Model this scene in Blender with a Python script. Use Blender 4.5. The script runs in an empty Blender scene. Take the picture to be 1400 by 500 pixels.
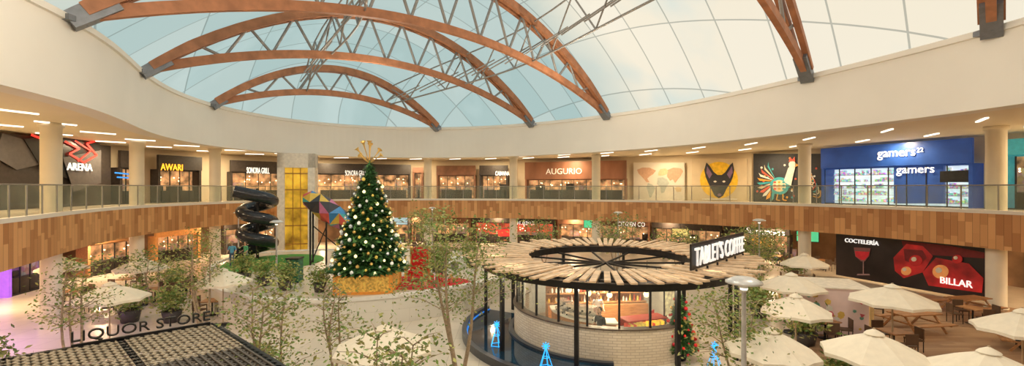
import bpy, bmesh, math, random
import numpy as np
from mathutils import Vector, Matrix
random.seed(7)
sc=bpy.context.scene
COL=sc.collection
try:
    sc.view_settings.view_transform='Standard'; sc.view_settings.exposure=.12
except Exception: pass
F=620.0;HZ=256.0;EYE=6.4
# survey helper: point on the horizontal plane at elevation h seen along a sight line
def G(px,py,h=0.0):
    d=F*(EYE-h)/(py-HZ); return ((px-700)/F*d,d,h)
def XD(px,d): return (px-700)/F*d
# ---------------------------------------------------------------- materials
MATS={}
def nt(name):
    m=bpy.data.materials.new(name); m.use_nodes=True
    t=m.node_tree; b=t.nodes['Principled BSDF']; return m,t,b
def M(name,col=(.5,.5,.5),rough=.5,metal=0,em=0,emcol=None,var=.12,scale=5,bump=0,stretch=None):
    if name in MATS: return MATS[name]
    m,t,b=nt(name); L=t.links.new
    tc=t.nodes.new('ShaderNodeTexCoord'); nz=t.nodes.new('ShaderNodeTexNoise'); nz.inputs['Scale'].default_value=scale
    nz.inputs['Detail'].default_value=4
    if stretch:
        mp=t.nodes.new('ShaderNodeMapping'); mp.inputs['Scale'].default_value=stretch
        L(tc.outputs['Object'],mp.inputs[0]); L(mp.outputs[0],nz.inputs['Vector'])
    else: L(tc.outputs['Object'],nz.inputs['Vector'])
    r=t.nodes.new('ShaderNodeValToRGB'); r.color_ramp.elements[0].position=.3; r.color_ramp.elements[1].position=.7
    r.color_ramp.elements[0].color=tuple(max(0,c*(1-var)) for c in col)+(1,)
    r.color_ramp.elements[1].color=tuple(min(1,c*(1+var)) for c in col)+(1,)
    L(nz.outputs['Fac'],r.inputs[0]); L(r.outputs[0],b.inputs['Base Color'])
    b.inputs['Roughness'].default_value=rough; b.inputs['Metallic'].default_value=metal
    if em:
        L(r.outputs[0],b.inputs['Emission Color'])
        if emcol: 
            t.links.remove(b.inputs['Emission Color'].links[0]); b.inputs['Emission Color'].default_value=tuple(emcol)+(1,)
        b.inputs['Emission Strength'].default_value=em
    if bump:
        bp=t.nodes.new('ShaderNodeBump'); bp.inputs['Strength'].default_value=bump
        L(nz.outputs['Fac'],bp.inputs['Height']); L(bp.outputs[0],b.inputs['Normal'])
    MATS[name]=m; return m
def mth(t,op,a,b=None,c=None):
    n=t.nodes.new('ShaderNodeMath'); n.operation=op
    for i,x in enumerate((a,b,c)):
        if x is None: continue
        if isinstance(x,(int,float)): n.inputs[i].default_value=x
        else: t.links.new(x,n.inputs[i])
    return n.outputs[0]
def mixc(t,f,a,b):
    n=t.nodes.new('ShaderNodeMix'); n.data_type='RGBA'
    for s,x in ((0,f),(6,a),(7,b)):
        if isinstance(x,(int,float)): n.inputs[s].default_value=x
        elif isinstance(x,tuple): n.inputs[s].default_value=x+(1,)
        else: t.links.new(x,n.inputs[s])
    return n.outputs[2]
def m_planks(name,c1,c2,k=4.0,kv=.8,gap=.05,rough=.55,uv=True,swap=False):
    m,t,b=nt(name); tc=t.nodes.new('ShaderNodeTexCoord'); sp=t.nodes.new('ShaderNodeSeparateXYZ')
    t.links.new(tc.outputs['UV' if uv else 'Object'],sp.inputs[0])
    U,V=(sp.outputs[1],sp.outputs[0]) if swap else (sp.outputs[0],sp.outputs[1])
    u=mth(t,'MULTIPLY',U,k); fu=mth(t,'FLOOR',u); w=t.nodes.new('ShaderNodeTexWhiteNoise'); w.noise_dimensions='1D'; t.links.new(fu,w.inputs['W'])
    v=mth(t,'ADD',mth(t,'MULTIPLY',V,kv),mth(t,'MULTIPLY',w.outputs[0],7)); fv=mth(t,'FLOOR',v)
    w2=t.nodes.new('ShaderNodeTexWhiteNoise'); w2.noise_dimensions='1D'; t.links.new(mth(t,'ADD',mth(t,'MULTIPLY',fv,13.7),fu),w2.inputs['W'])
    col=mixc(t,w2.outputs[0],c1,c2)
    g=mth(t,'LESS_THAN',mth(t,'FRACT',u),gap)
    col=mixc(t,mth(t,'MULTIPLY',g,.7),col,tuple(x*.25 for x in c1))
    t.links.new(col,b.inputs['Base Color']); b.inputs['Roughness'].default_value=rough
    return m
def m_brick(name,c1,c2,mortar,scale=1,bw=.5,rh=.25,ms=.01,rough=.5,uv=False,off=.5):
    m,t,b=nt(name); tc=t.nodes.new('ShaderNodeTexCoord'); br=t.nodes.new('ShaderNodeTexBrick')
    t.links.new(tc.outputs['UV' if uv else 'Object'],br.inputs['Vector'])
    for k,v in (('Color1',c1+(1,)),('Color2',c2+(1,)),('Mortar',mortar+(1,)),('Scale',scale),('Mortar Size',ms),('Brick Width',bw),('Row Height',rh)):
        br.inputs[k].default_value=v
    br.offset=off
    nz=t.nodes.new('ShaderNodeTexNoise'); nz.inputs['Scale'].default_value=.35; t.links.new(tc.outputs['Object'],nz.inputs['Vector'])
    c=mixc(t,mth(t,'MULTIPLY',nz.outputs['Fac'],.3),br.outputs['Color'],tuple(x*.6 for x in c1))
    t.links.new(c,b.inputs['Base Color']); b.inputs['Roughness'].default_value=rough
    return m
def m_glass(name,col=(.75,.9,.85),fac=.22,rough=.05):
    m=bpy.data.materials.new(name); m.use_nodes=True; t=m.node_tree; t.nodes.clear()
    o=t.nodes.new('ShaderNodeOutputMaterial'); tr=t.nodes.new('ShaderNodeBsdfTransparent'); gl=t.nodes.new('ShaderNodeBsdfPrincipled')
    tr.inputs[0].default_value=(.96,.98,.96,1); gl.inputs['Base Color'].default_value=col+(1,); gl.inputs['Roughness'].default_value=rough
    nz=t.nodes.new('ShaderNodeTexNoise'); nz.inputs['Scale'].default_value=.8
    mx=t.nodes.new('ShaderNodeMixShader'); f=mth(t,'MULTIPLY',nz.outputs['Fac'],fac*2); t.links.new(f,mx.inputs[0])
    t.links.new(tr.outputs[0],mx.inputs[1]); t.links.new(gl.outputs[0],mx.inputs[2]); t.links.new(mx.outputs[0],o.inputs[0]); return m
def m_goods(name,em=.6,scale=6,sat=1.1,val=1.0,tint=None,tf=0):
    m,t,b=nt(name); tc=t.nodes.new('ShaderNodeTexCoord'); v=t.nodes.new('ShaderNodeTexVoronoi'); v.inputs['Scale'].default_value=scale
    t.links.new(tc.outputs['Object'],v.inputs['Vector']); hs=t.nodes.new('ShaderNodeHueSaturation'); hs.inputs['Saturation'].default_value=sat; hs.inputs['Value'].default_value=val
    t.links.new(v.outputs['Color'],hs.inputs['Color']); c=hs.outputs[0]
    if tint: c=mixc(t,tf,c,tint)
    t.links.new(c,b.inputs['Base Color']); t.links.new(c,b.inputs['Emission Color'])
    b.inputs['Emission Strength'].default_value=em; return m

cream=M('cream_plaster',(.80,.755,.68),.6,var=.03,scale=.4)
beige=M('beige_wall',(.74,.62,.45),.7,var=.05,scale=.5)
ceilm=M('ceiling_paint',(.80,.70,.54),.7,var=.04,scale=.3)
colm=M('column_plaster',(.84,.76,.62),.6,var=.04,scale=1)
white=M('white_paint',(.85,.83,.78),.5,var=.03)
black=M('black_metal',(.02,.02,.022),.4,metal=.3,var=.2)
dark=M('dark_facade',(.035,.026,.022),.5,var=.3)
brown=M('brown_facade',(.20,.09,.05),.5,var=.25,scale=2)
steel=M('steel_paint',(.30,.28,.26),.45,metal=.3,var=.1)
shoe=M('grey_shoe',(.20,.21,.23),.4,metal=.4)
timber=M('glulam_timber',(.40,.165,.075),.6,var=.22,scale=2,bump=.05)
slatw=M('pale_slat_wood',(.78,.56,.36),.6,var=.25,scale=3)
wood=M('warm_wood',(.45,.22,.09),.5,var=.3,scale=3,stretch=(1,8,8))
red=M('red_fabric',(.65,.02,.02),.7,var=.15)
redc=M('red_carpet',(.6,.02,.025),.9,var=.15,scale=10)
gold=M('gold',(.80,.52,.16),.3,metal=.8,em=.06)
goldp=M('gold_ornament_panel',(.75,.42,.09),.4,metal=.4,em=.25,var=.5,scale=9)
silver=M('silver_ball',(.85,.85,.82),.15,metal=.8,em=.15)
whitee=M('white_lit',(1,.95,.84),.5,em=1.6,var=.01)
warme=M('warm_lit',(1,.72,.38),.5,em=2.2,var=.05)
cyane=M('cyan_lit',(.03,.40,.9),.5,em=1.3,var=.05)
bluee=M('blue_lit',(.02,.20,.7),.5,em=.8,var=.1)
purpe=M('purple_lit',(.30,.1,.7),.5,em=.8,var=.1)
greene=M('green_lit',(.1,.65,.32),.5,em=.7,var=.1)
orange=M('orange_lit',(1,.42,.03),.5,em=1.6,var=.1)
rede=M('red_lit',(1,.03,.02),.5,em=1.6,var=.1)
letter=M('white_letters',(.95,.93,.88),.5,em=.8,var=.01)
blackl=M('black_letters',(.02,.02,.02),.5)
canvas=M('umbrella_canvas',(.88,.79,.63),.8,var=.04,em=.03)
leaf1=M('leaf_green',(.17,.27,.06),.6,var=.5,scale=3)
leaf2=M('leaf_olive',(.36,.36,.11),.6,var=.4,scale=3)
pine=M('pine_green',(.045,.15,.04),.7,var=.5,scale=6)
pine2=M('pine_green_light',(.12,.28,.08),.7,var=.4,scale=6)
bark=M('bark',(.38,.29,.20),.8,var=.3,scale=12)
turf=M('turf',(.08,.30,.05),.9,var=.3,scale=12,bump=.3)
skin=M('skin',(.55,.33,.22),.6)
hairm=M('hair_dark',(.03,.02,.015),.7)
glassm=m_glass('railing_glass',(.50,.55,.42),.12)
glassk=m_glass('kiosk_glass',(.85,.9,.9),.06)
goods=m_goods('shop_goods',.30,5,.55,.5,(.36,.17,.07),.6)
goodsb=m_goods('shop_goods_bright',.6,9,1.1,1,(.5,.65,.72),.3)
warmint=M('warm_interior',(.50,.27,.12),.6,em=.65,var=.85,scale=1.6)
woodband=m_planks('wood_band',(.44,.19,.065),(.74,.40,.17),k=3.0,kv=.9)
deckm=m_planks('deck_boards',(.33,.19,.11),(.50,.33,.20),k=5,kv=.4,uv=False,swap=True,gap=.08)
whitebrick=m_brick('white_brick',(.97,.88,.73),(.86,.76,.60),(.62,.53,.41),1,.32,.10,.010,.7,uv=True)
stonef=m_brick('stone_tiles',(.80,.72,.60),(.72,.65,.54),(.50,.44,.37),1,1.2,1.2,.008,.25,off=0)
tile2=m_brick('upper_tiles',(.66,.57,.44),(.60,.52,.41),(.38,.34,.28),1,.9,.9,.006,.25,off=0)
stonew=m_brick('stone_cladding',(.88,.85,.78),(.83,.80,.72),(.64,.61,.55),1,1.6,.65,.006,.5,uv=True,off=.5)
# ---------------------------------------------------------------- mesh builder
class MB:
    def __init__(s): s.v=[];s.f=[];s.m=[];s.s=[];s.uv={}
    def add(s,vs,fs,mat=0,smooth=False):
        o=len(s.v); s.v+= [tuple(x) for x in vs]
        for f in fs: s.f.append(tuple(i+o for i in f)); s.m.append(mat); s.s.append(smooth)
    def box(s,c,sz,rz=0,mat=0,R=None):
        hx,hy,hz=sz[0]/2,sz[1]/2,sz[2]/2
        R=R or Matrix.Rotation(rz,3,'Z'); c=Vector(c)
        vs=[c+R@Vector((x*hx,y*hy,z*hz)) for x in(-1,1) for y in(-1,1) for z in(-1,1)]
        s.add(vs,[(0,1,3,2),(4,6,7,5),(0,4,5,1),(2,3,7,6),(0,2,6,4),(1,5,7,3)],mat)
    def bb(s,a,b,mat=0):
        s.box([(a[i]+b[i])/2 for i in range(3)],[abs(b[i]-a[i]) for i in range(3)],0,mat)
    def beam(s,p0,p1,w,h,mat=0,up=(0,0,1)):
        p0=Vector(p0);p1=Vector(p1);d=p1-p0;L=d.length
        if L<1e-6:return
        x=d/L; u=Vector(up); y=u.cross(x)
        if y.length<1e-4: y=Vector((0,1,0)).cross(x)
        y.normalize(); z=x.cross(y); R=Matrix((x,y,z)).transposed()
        s.box((p0+p1)/2,(L,w,h),0,mat,R)
    def tube(s,pts,rad,n=8,mat=0,smooth=True,cap=True):
        pts=[Vector(p) for p in pts]
        if not hasattr(rad,'__len__'): rad=[rad]*len(pts)
        vs=[];fs=[];ref=Vector((0,0,1))
        prev=None
        for i,p in enumerate(pts):
            d=(pts[min(i+1,len(pts)-1)]-pts[max(i-1,0)])
            if d.length<1e-9:d=Vector((0,0,1))
            d.normalize()
            if prev is None:
                a=ref.cross(d)
                if a.length<.1: a=Vector((1,0,0)).cross(d)
            else: a=prev-d*prev.dot(d)
            a.normalize(); prev=a; b=d.cross(a)
            for k in range(n):
                t=2*math.pi*k/n; vs.append(p+(a*math.cos(t)+b*math.sin(t))*rad[i])
        for i in range(len(pts)-1):
            for k in range(n):
                fs.append((i*n+k,i*n+(k+1)%n,(i+1)*n+(k+1)%n,(i+1)*n+k))
        s.add(vs,fs,mat,smooth)
        if cap:
            s.add(vs[:n][::-1],[tuple(range(n))],mat); s.add(vs[-n:],[tuple(range(n))],mat)
    def lathe(s,prof,c=(0,0,0),n=24,mat=0,smooth=True,a0=0,a1=2*math.pi):
        full=abs(a1-a0-2*math.pi)<1e-6; nn=n if full else n+1
        vs=[(c[0]+r*math.cos(a0+(a1-a0)*k/n),c[1]+r*math.sin(a0+(a1-a0)*k/n),c[2]+z) for r,z in prof for k in range(nn)]
        fs=[]
        for i in range(len(prof)-1):
            for k in range(n):
                k2=(k+1)%nn; fs.append((i*nn+k,i*nn+k2,(i+1)*nn+k2,(i+1)*nn+k))
        s.add(vs,fs,mat,smooth)
    def ball(s,c,r,n=10,mat=0):
        if not hasattr(r,'__len__'): r=(r,r,r)
        m=max(4,n//2); vs=[];fs=[]
        for i in range(m+1):
            ph=math.pi*i/m
            for k in range(n):
                t=2*math.pi*k/n; vs.append((c[0]+r[0]*math.sin(ph)*math.cos(t),c[1]+r[1]*math.sin(ph)*math.sin(t),c[2]+r[2]*math.cos(ph)))
        for i in range(m):
            for k in range(n): fs.append((i*n+k,(i+1)*n+k,(i+1)*n+(k+1)%n,i*n+(k+1)%n))
        s.add(vs,fs,mat,True)
    def prism(s,poly,z0,z1,mat=0,matside=None):
        n=len(poly); vs=[(p[0],p[1],z0) for p in poly]+[(p[0],p[1],z1) for p in poly]
        s.add(vs,[tuple(range(n,2*n)),tuple(range(n))[::-1]],mat)
        s.add(vs,[(i,(i+1)%n,n+(i+1)%n,n+i) for i in range(n)],mat if matside is None else matside)
    def leaves(s,c,n,sp,size,mats=(0,1)):
        for _ in range(n):
            p=Vector((random.gauss(0,sp[0]),random.gauss(0,sp[1]),random.gauss(0,sp[2])))+Vector(c)
            a=Vector((random.uniform(-1,1),random.uniform(-1,1),random.uniform(-.6,.6))).normalized()
            b=a.cross(Vector((random.uniform(-1,1),random.uniform(-1,1),random.uniform(-1,1)))).normalized()
            l=size*random.uniform(.6,1.3); w=l*.5
            s.add([p-a*l/2,p-b*w/2,p+a*l/2,p+b*w/2],[(0,1,2,3)],random.choice(mats))
    def obj(s,name,mats,loc=(0,0,0),rz=0,parent=None,label=None,cat=None,group=None,kind=None,uvs=None):
        me=bpy.data.meshes.new(name); me.from_pydata(s.v,[],s.f)
        if not isinstance(mats,(list,tuple)): mats=[mats]
        for m in mats: me.materials.append(m)
        me.polygons.foreach_set('material_index',[min(i,len(mats)-1) for i in s.m]); me.polygons.foreach_set('use_smooth',s.s)
        if uvs:
            l=me.uv_layers.new(name='UVMap')
            for lp in me.loops: l.data[lp.index].uv=uvs[lp.vertex_index]
        me.update()
        o=bpy.data.objects.new(name,me); COL.objects.link(o); o.location=loc; o.rotation_euler=(0,0,rz)
        return tag(o,parent,label,cat,group,kind)
def tag(o,parent=None,label=None,cat=None,group=None,kind=None):
    if parent is not None: o.parent=parent
    if label:o['label']=label
    if cat:o['category']=cat
    if group:o['group']=group
    if kind:o['kind']=kind
    return o
def E(name,label,cat,loc=(0,0,0),rz=0,group=None):
    o=bpy.data.objects.new(name,None); o.empty_display_size=.3; COL.objects.link(o); o.location=loc; o.rotation_euler=(0,0,rz)
    return tag(o,None,label,cat,group)
def kids(o): return [c for c in bpy.data.objects if c.parent==o]
def dup(th,loc,rz=None,label=None,scale=None,ks=None):
    n=th.copy(); COL.objects.link(n); n.location=loc
    if rz is not None: n.rotation_euler=(0,0,rz)
    if label:n['label']=label
    if scale: n.scale=scale if hasattr(scale,'__len__') else (scale,)*3
    for c in (ks if ks is not None else kids(th)):
        k=c.copy(); k.parent=n; COL.objects.link(k)
    return n
def text_mesh(s,depth=.03):
    cu=bpy.data.curves.new('t','FONT'); cu.body=s; cu.extrude=depth; cu.size=1; cu.resolution_u=3
    o=bpy.data.objects.new('t',cu); COL.objects.link(o); bpy.context.view_layer.update()
    me=bpy.data.meshes.new_from_object(o.evaluated_get(bpy.context.evaluated_depsgraph_get()))
    bpy.data.objects.remove(o); return me
def text(s,parent,c,w,h,mat,name='lettering',depth=.03,fat=0):
    me=text_mesh(s,depth); co=np.array([v.co[:] for v in me.vertices])
    mn=co.min(0);mx=co.max(0); ce=(mn+mx)/2; sx=w/(mx[0]-mn[0]); sy=h/(mx[1]-mn[1])
    for v in me.vertices:
        x,y,z=v.co; v.co=((x-ce[0])*sx,-z,(y-ce[1])*sy)
    me.materials.clear(); me.materials.append(mat); me.name=name
    o=bpy.data.objects.new(name,me); COL.objects.link(o); o.location=c; o.parent=parent
    return o
# ---------------------------------------------------------------- plan curves
C0=(0.0,21.5); N=288
def fit(pts,order=4):
    a=np.array([math.atan2(p[1]-C0[1],p[0]-C0[0]) for p in pts]); r=np.array([math.hypot(p[0]-C0[0],p[1]-C0[1]) for p in pts])
    def B(t): return np.stack([np.ones_like(t)]+[f(k*t) for k in range(1,order+1) for f in (np.cos,np.sin)],1)
    w,_,_,_=np.linalg.lstsq(B(a),r,rcond=None); t=np.linspace(0,2*np.pi,N,endpoint=False); rr=B(t)@w
    return np.stack([C0[0]+rr*np.cos(t),C0[1]+rr*np.sin(t)],1)
ringC=fit([(-14.4,12.8),(-15.2,15),(-18.6,22.5),(-21.3,31.5),(-18.3,40.3),(-7.3,45),(0,43),(7.2,37.3),(12.5,31),(15.9,24),(17.1,19.4),(17.8,15.8),(18.0,10),(16.5,4),(12,-1),(4,-3.4),(-4,-3),(-9.8,1),(-13,7)])
bandC=fit([(-19.4,17.2),(-21.2,21),(-23.6,28.6),(-24.6,37),(-20,44),(-7.5,46.8),(0,46.4),(8.4,43.5),(15.8,38.6),(22,31),(23.8,26.8),(25,22.4),(25,16),(23,9),(17,2),(8,-2.5),(-3,-3.2),(-11,1),(-16.5,9)])
def offset(c,d):
    t=np.roll(c,-1,0)-np.roll(c,1,0); n=np.stack([t[:,1],-t[:,0]],1); n/=np.linalg.norm(n,axis=1)[:,None]
    return c+n*d
wallC=offset(bandC,6.0)
def hit(c,px):
    t=(px-700)/F; best=None
    for i in range(N):
        p=c[i];q=c[(i+1)%N]; a=p[0]-t*p[1]; b=q[0]-t*q[1]
        if a*b<=0 and a!=b:
            s=a/(a-b); P=p+(q-p)*s
            if P[1]>0 and (best is None or P[1]>best[1]): best=(P[0],P[1])
    return Vector((best[0],best[1],0))
def arcs(c):
    d=np.linalg.norm(np.roll(c,-1,0)-c,axis=1); return np.concatenate([[0],np.cumsum(d)])
def bridge(name,layers,mat,label=None):
    """layers: list of (curve,z); closed band of quads through layers"""
    mb=MB(); uvs=[]
    A=arcs(layers[0][0]); vacc=0; L=len(layers)
    for li,(c,z) in enumerate(layers):
        if li>0:
            pc,pz=layers[li-1]; vacc+=math.hypot(float(np.linalg.norm(c[0]-pc[0])),z-pz)
        for i in range(N+1):
            p=c[i%N]; mb.v.append((float(p[0]),float(p[1]),z)); uvs.append((float(A[i]),vacc))
    for li in range(L-1):
        for i in range(N):
            a=li*(N+1)+i; mb.f.append((a,a+1,a+N+2,a+N+1)); mb.m.append(0); mb.s.append(False)
    return mb.obj(name,mat,kind='structure',label=label,uvs=uvs)
F2=5.12; BB=3.24; RB=9.35; RT=12.23; CE=9.62
bridge('trim_1',[(offset(ringC,1.6),RT+.15),(ringC,RT+.15),(offset(ringC,-.12),RT+.1),(offset(ringC,-.12),RT-.12),(ringC,RT-.14),(ringC,RB),(offset(ringC,.9),RB),(offset(ringC,.9),CE)],cream)
bridge('ceiling.001',[(offset(ringC,.9),CE),(wallC,CE)],ceilm)
bridge('wall_upper',[(wallC,F2),(wallC,CE)],beige)
bridge('trim_2',[(offset(bandC,.25),F2+.1),(offset(bandC,-.03),F2+.1),(offset(bandC,-.03),F2-.08)],cream)
bridge('trim_3',[(bandC,F2-.08),(bandC,BB),(offset(bandC,.3),BB)],woodband)
bridge('floor.001',[(offset(bandC,.25),F2),(wallC,F2)],tile2)
bridge('ceiling.002',[(offset(bandC,.3),BB+.02),(offset(bandC,9),BB+.02)],ceilm)
wallL=offset(bandC,9)
bridge('wall_lower',[(wallL,0),(wallL,BB+.02)],M('lower_wall',(.26,.15,.085),.7,var=.4,scale=.6))
mb=MB(); mb.prism([(70*math.cos(a),25+70*math.sin(a)) for a in [i*math.pi/24 for i in range(48)]],-.3,0); mb.obj('floor',stonef,kind='structure')
# deck
mb=MB(); mb.prism([(8,6),(26,6),(27,23),(24.5,27),(17.5,27),(11.8,18)],0.0,.05); mb.obj('floor.002',deckm,kind='structure')
# ---------------------------------------------------------------- roof arches + membrane
D=Vector((.735,.678,0)).normalized(); NN=Vector((-D.y,D.x,0))
def chord(u,c=ringC):
    vs=[]
    for i in range(N):
        p=c[i];q=c[(i+1)%N]; a=p[0]*NN.x+p[1]*NN.y-u; b=q[0]*NN.x+q[1]*NN.y-u
        if a*b<=0 and a!=b:
            s=a/(a-b); P=p+(q-p)*s; vs.append(float(P[0]*D.x+P[1]*D.y))
    return (min(vs),max(vs)) if len(vs)>1 else None
us=[float(p[0]*NN.x+p[1]*NN.y) for p in ringC]; umin,umax=min(us),max(us)
def rp(u,s,k,dz=0):
    a,b=chord(u); L=b-a; v=a+L*s; z=RT+dz+k*L*4*s*(1-s); P=NN*u+D*v; return Vector((P.x,P.y,z))
mb=MB(); uvs=[]; NU,NS=60,40
for i in range(NU+1):
    u=umin+.03+(umax-umin-.06)*(.5-.5*math.cos(math.pi*i/NU)); a,b=chord(u)
    kk=0 if i in(0,NU) else (.12 if i in (1,NU-1) else .236)
    for j in range(NS+1):
        mb.v.append(tuple(rp(u,j/NS,kk,.12))); uvs.append((u,a+(b-a)*j/NS))
for i in range(NU):
    for j in range(NS):
        a=i*(NS+1)+j; mb.f.append((a,a+1,a+NS+2,a+NS+1)); mb.m.append(0); mb.s.append(True)
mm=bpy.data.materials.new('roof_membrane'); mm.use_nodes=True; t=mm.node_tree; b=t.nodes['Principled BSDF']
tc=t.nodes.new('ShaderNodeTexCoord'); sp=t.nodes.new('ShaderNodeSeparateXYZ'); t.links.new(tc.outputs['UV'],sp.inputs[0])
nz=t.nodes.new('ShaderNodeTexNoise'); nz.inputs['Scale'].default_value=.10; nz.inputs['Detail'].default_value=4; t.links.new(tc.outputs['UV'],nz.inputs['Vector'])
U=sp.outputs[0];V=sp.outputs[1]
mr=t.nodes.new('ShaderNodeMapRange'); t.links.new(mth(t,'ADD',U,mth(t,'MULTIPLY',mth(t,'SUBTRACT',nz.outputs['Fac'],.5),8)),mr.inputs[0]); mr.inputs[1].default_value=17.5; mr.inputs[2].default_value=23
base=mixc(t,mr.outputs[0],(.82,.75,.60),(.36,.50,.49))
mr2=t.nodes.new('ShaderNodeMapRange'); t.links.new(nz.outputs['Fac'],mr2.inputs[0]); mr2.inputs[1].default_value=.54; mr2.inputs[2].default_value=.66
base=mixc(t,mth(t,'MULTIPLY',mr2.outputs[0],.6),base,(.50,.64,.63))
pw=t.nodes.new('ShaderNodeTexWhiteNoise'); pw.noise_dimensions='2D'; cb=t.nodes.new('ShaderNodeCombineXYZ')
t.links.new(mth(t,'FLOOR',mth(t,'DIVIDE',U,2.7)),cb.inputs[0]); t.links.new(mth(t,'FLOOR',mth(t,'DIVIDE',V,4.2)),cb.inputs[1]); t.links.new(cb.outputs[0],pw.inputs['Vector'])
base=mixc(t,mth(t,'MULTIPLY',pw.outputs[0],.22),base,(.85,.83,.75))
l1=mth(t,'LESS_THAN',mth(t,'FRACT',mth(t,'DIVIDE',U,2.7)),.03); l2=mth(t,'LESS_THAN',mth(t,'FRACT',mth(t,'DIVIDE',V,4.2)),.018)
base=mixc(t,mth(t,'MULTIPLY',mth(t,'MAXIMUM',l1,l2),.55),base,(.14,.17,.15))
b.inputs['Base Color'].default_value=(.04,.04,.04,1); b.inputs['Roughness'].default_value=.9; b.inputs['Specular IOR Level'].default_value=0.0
t.links.new(base,b.inputs['Emission Color']); b.inputs['Emission Strength'].default_value=1.0  # daylight through the fabric put in as emission; tint varies across the roof
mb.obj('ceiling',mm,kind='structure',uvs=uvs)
ARCH=[38.0,29.4,21.9,7.0,.3]
NSG=28
for ai,u in enumerate(ARCH):
    th=E('timber_arch_truss','curved glulam timber arch truss spanning the oval roof opening','roof truss',rp(u,0,0),group='timber roof arches'); o=Vector(th.location)
    a,bb=chord(u);L=bb-a; KU=.213 if ai<3 else .222; KL=.105
    for nm,k,w,h in(('upper_chord',KU,.34,.5),('lower_chord',KL,.34,.46)):
        mb=MB(); pts=[rp(u,.012+.976*j/NSG,k,.05)-o for j in range(NSG+1)]
        for off in ((-.22,.22) if nm=='upper_chord' else (0,)):
            for j in range(NSG): mb.beam(pts[j]+NN*off,pts[j+1]+NN*off,w*.8,h,0)
        mb.obj(nm,timber,parent=th)
    mb=MB(); nseg=int(L/1.3)
    for j in range(1,nseg):
        s0=.04+.92*j/nseg; s1=.04+.92*(j+1)/nseg
        if s1>.96: continue
        if j%2: mb.tube([rp(u,s0,KU,0)-o,rp(u,s1,KL,.1)-o],.085,6)
        else: mb.tube([rp(u,s0,KL,.1)-o,rp(u,s1,KU,0)-o],.085,6)
    mb.obj('web_braces',steel,parent=th)
    for s0 in(0,1):
        mb=MB(); p=rp(u,s0,.17,0)-o; q=rp(u,abs(s0-.04),.17,.05)-o
        mb.beam(p-Vector((0,0,.1)),q,.6,.62); mb.box(p+Vector((0,0,-.05)),(.7,.7,.2)); mb.obj('steel_shoe',shoe,parent=th)
for s0 in(.34,.72):
    for i in range(len(ARCH)-1):
        u0,u1=ARCH[i],ARCH[i+1]
        th=E('roof_bracing','grey steel tube bracing between two timber arches','roof bracing',rp(u0,s0,.105),group='roof bracing'); o=Vector(th.location); mb=MB()
        n=4 if u0-u1<10 else 7
        for k in range(n):
            ua=u0+(u1-u0)*k/n; ub=u0+(u1-u0)*(k+1)/n
            mb.tube([rp(ua,s0,.105,.1)-o,rp(ub,s0,.105,.1)-o],.065,6); mb.tube([rp(ua,s0,.208,.1)-o,rp(ub,s0,.208,.1)-o],.055,6)
            mb.tube([rp(ua,s0,.105 if k%2 else .208,.1)-o,rp(ub,s0,.208 if k%2 else .105,.1)-o],.055,6)
            mb.tube([rp(ua,s0-.03,.105,.1)-o,rp(ub,s0+.05,.208,.1)-o],.05,6)
        mb.obj('brace_tubes',steel,parent=th)
# ---------------------------------------------------------------- columns
ccurve=offset(bandC,.95)
colpos=[]
for i,px in enumerate([70,187,294,585,702,815,1100,1362,-90,1500]):
    try: p=hit(ccurve,px)
    except Exception: continue
    colpos.append(p)
    mb=MB(); mb.lathe([(.001,0),(.48,0),(.48,.12),(.41,.14),(.41,CE-.25),(.5,CE-.2),(.5,CE),(.001,CE)],(0,0,0),32,0)
    mb.obj('column',colm,loc=p,label='round cream plastered column rising through both levels',cat='column',group='atrium columns')
# ---------------------------------------------------------------- glass railing
rc=offset(bandC,.12)
th=E('glass_railing','frameless green-tinted glass balustrade with slim handrail on the balcony','railing',(0,0,F2+.1))
idx=[i for i in range(N) if rc[i][1]>8]
k0=[k for k in range(len(idx)) if idx[k]-idx[k-1]!=1][-1]; idx=idx[k0:]+idx[:k0]
mb=MB(); mb.tube([(float(rc[i][0]),float(rc[i][1]),1.30) for i in idx],.035,6); mb.obj('handrail',steel,parent=th)
for k in range(0,len(idx)-3,3):
    i,j=idx[k],idx[k+3]
    p=Vector((*rc[i],0));q=Vector((*rc[j],0)); d=(q-p).normalized()
    mb=MB(); mb.beam(p+d*.04+Vector((0,0,.65)),q-d*.04+Vector((0,0,.65)),.02,1.24); mb.obj('glass_panel',glassm,parent=th)
    mb=MB(); mb.box((p[0],p[1],.65),(.05,.05,1.28)); mb.obj('railing_post',steel,parent=th)
# ---------------------------------------------------------------- ceiling lights
mb=MB(); mb.box((0,0,0),(1.6,.12,.06)); first=None
for f,ph in((.35,0),(.7,.5)):
    c=offset(ringC,.9)*(1-f)+wallC*f; A=arcs(c); s=ph*3.3
    while s<A[-1]:
        i=int(np.searchsorted(A,s)-1)%N; p=c[i]; s+=4.2
        if p[1]<9: continue
        tn=wallC[i]-ringC[i]; rz=math.atan2(tn[1],tn[0])+.95
        if first is None: first=mb.obj('ceiling_light',whitee,loc=(p[0],p[1],CE-.031),rz=rz,label='slim linear white ceiling light set at an angle',cat='ceiling light',group='gallery ceiling lights')
        else:
            n=first.copy(); n.location=(p[0],p[1],CE-.031); n.rotation_euler=(0,0,rz); COL.objects.link(n)
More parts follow.
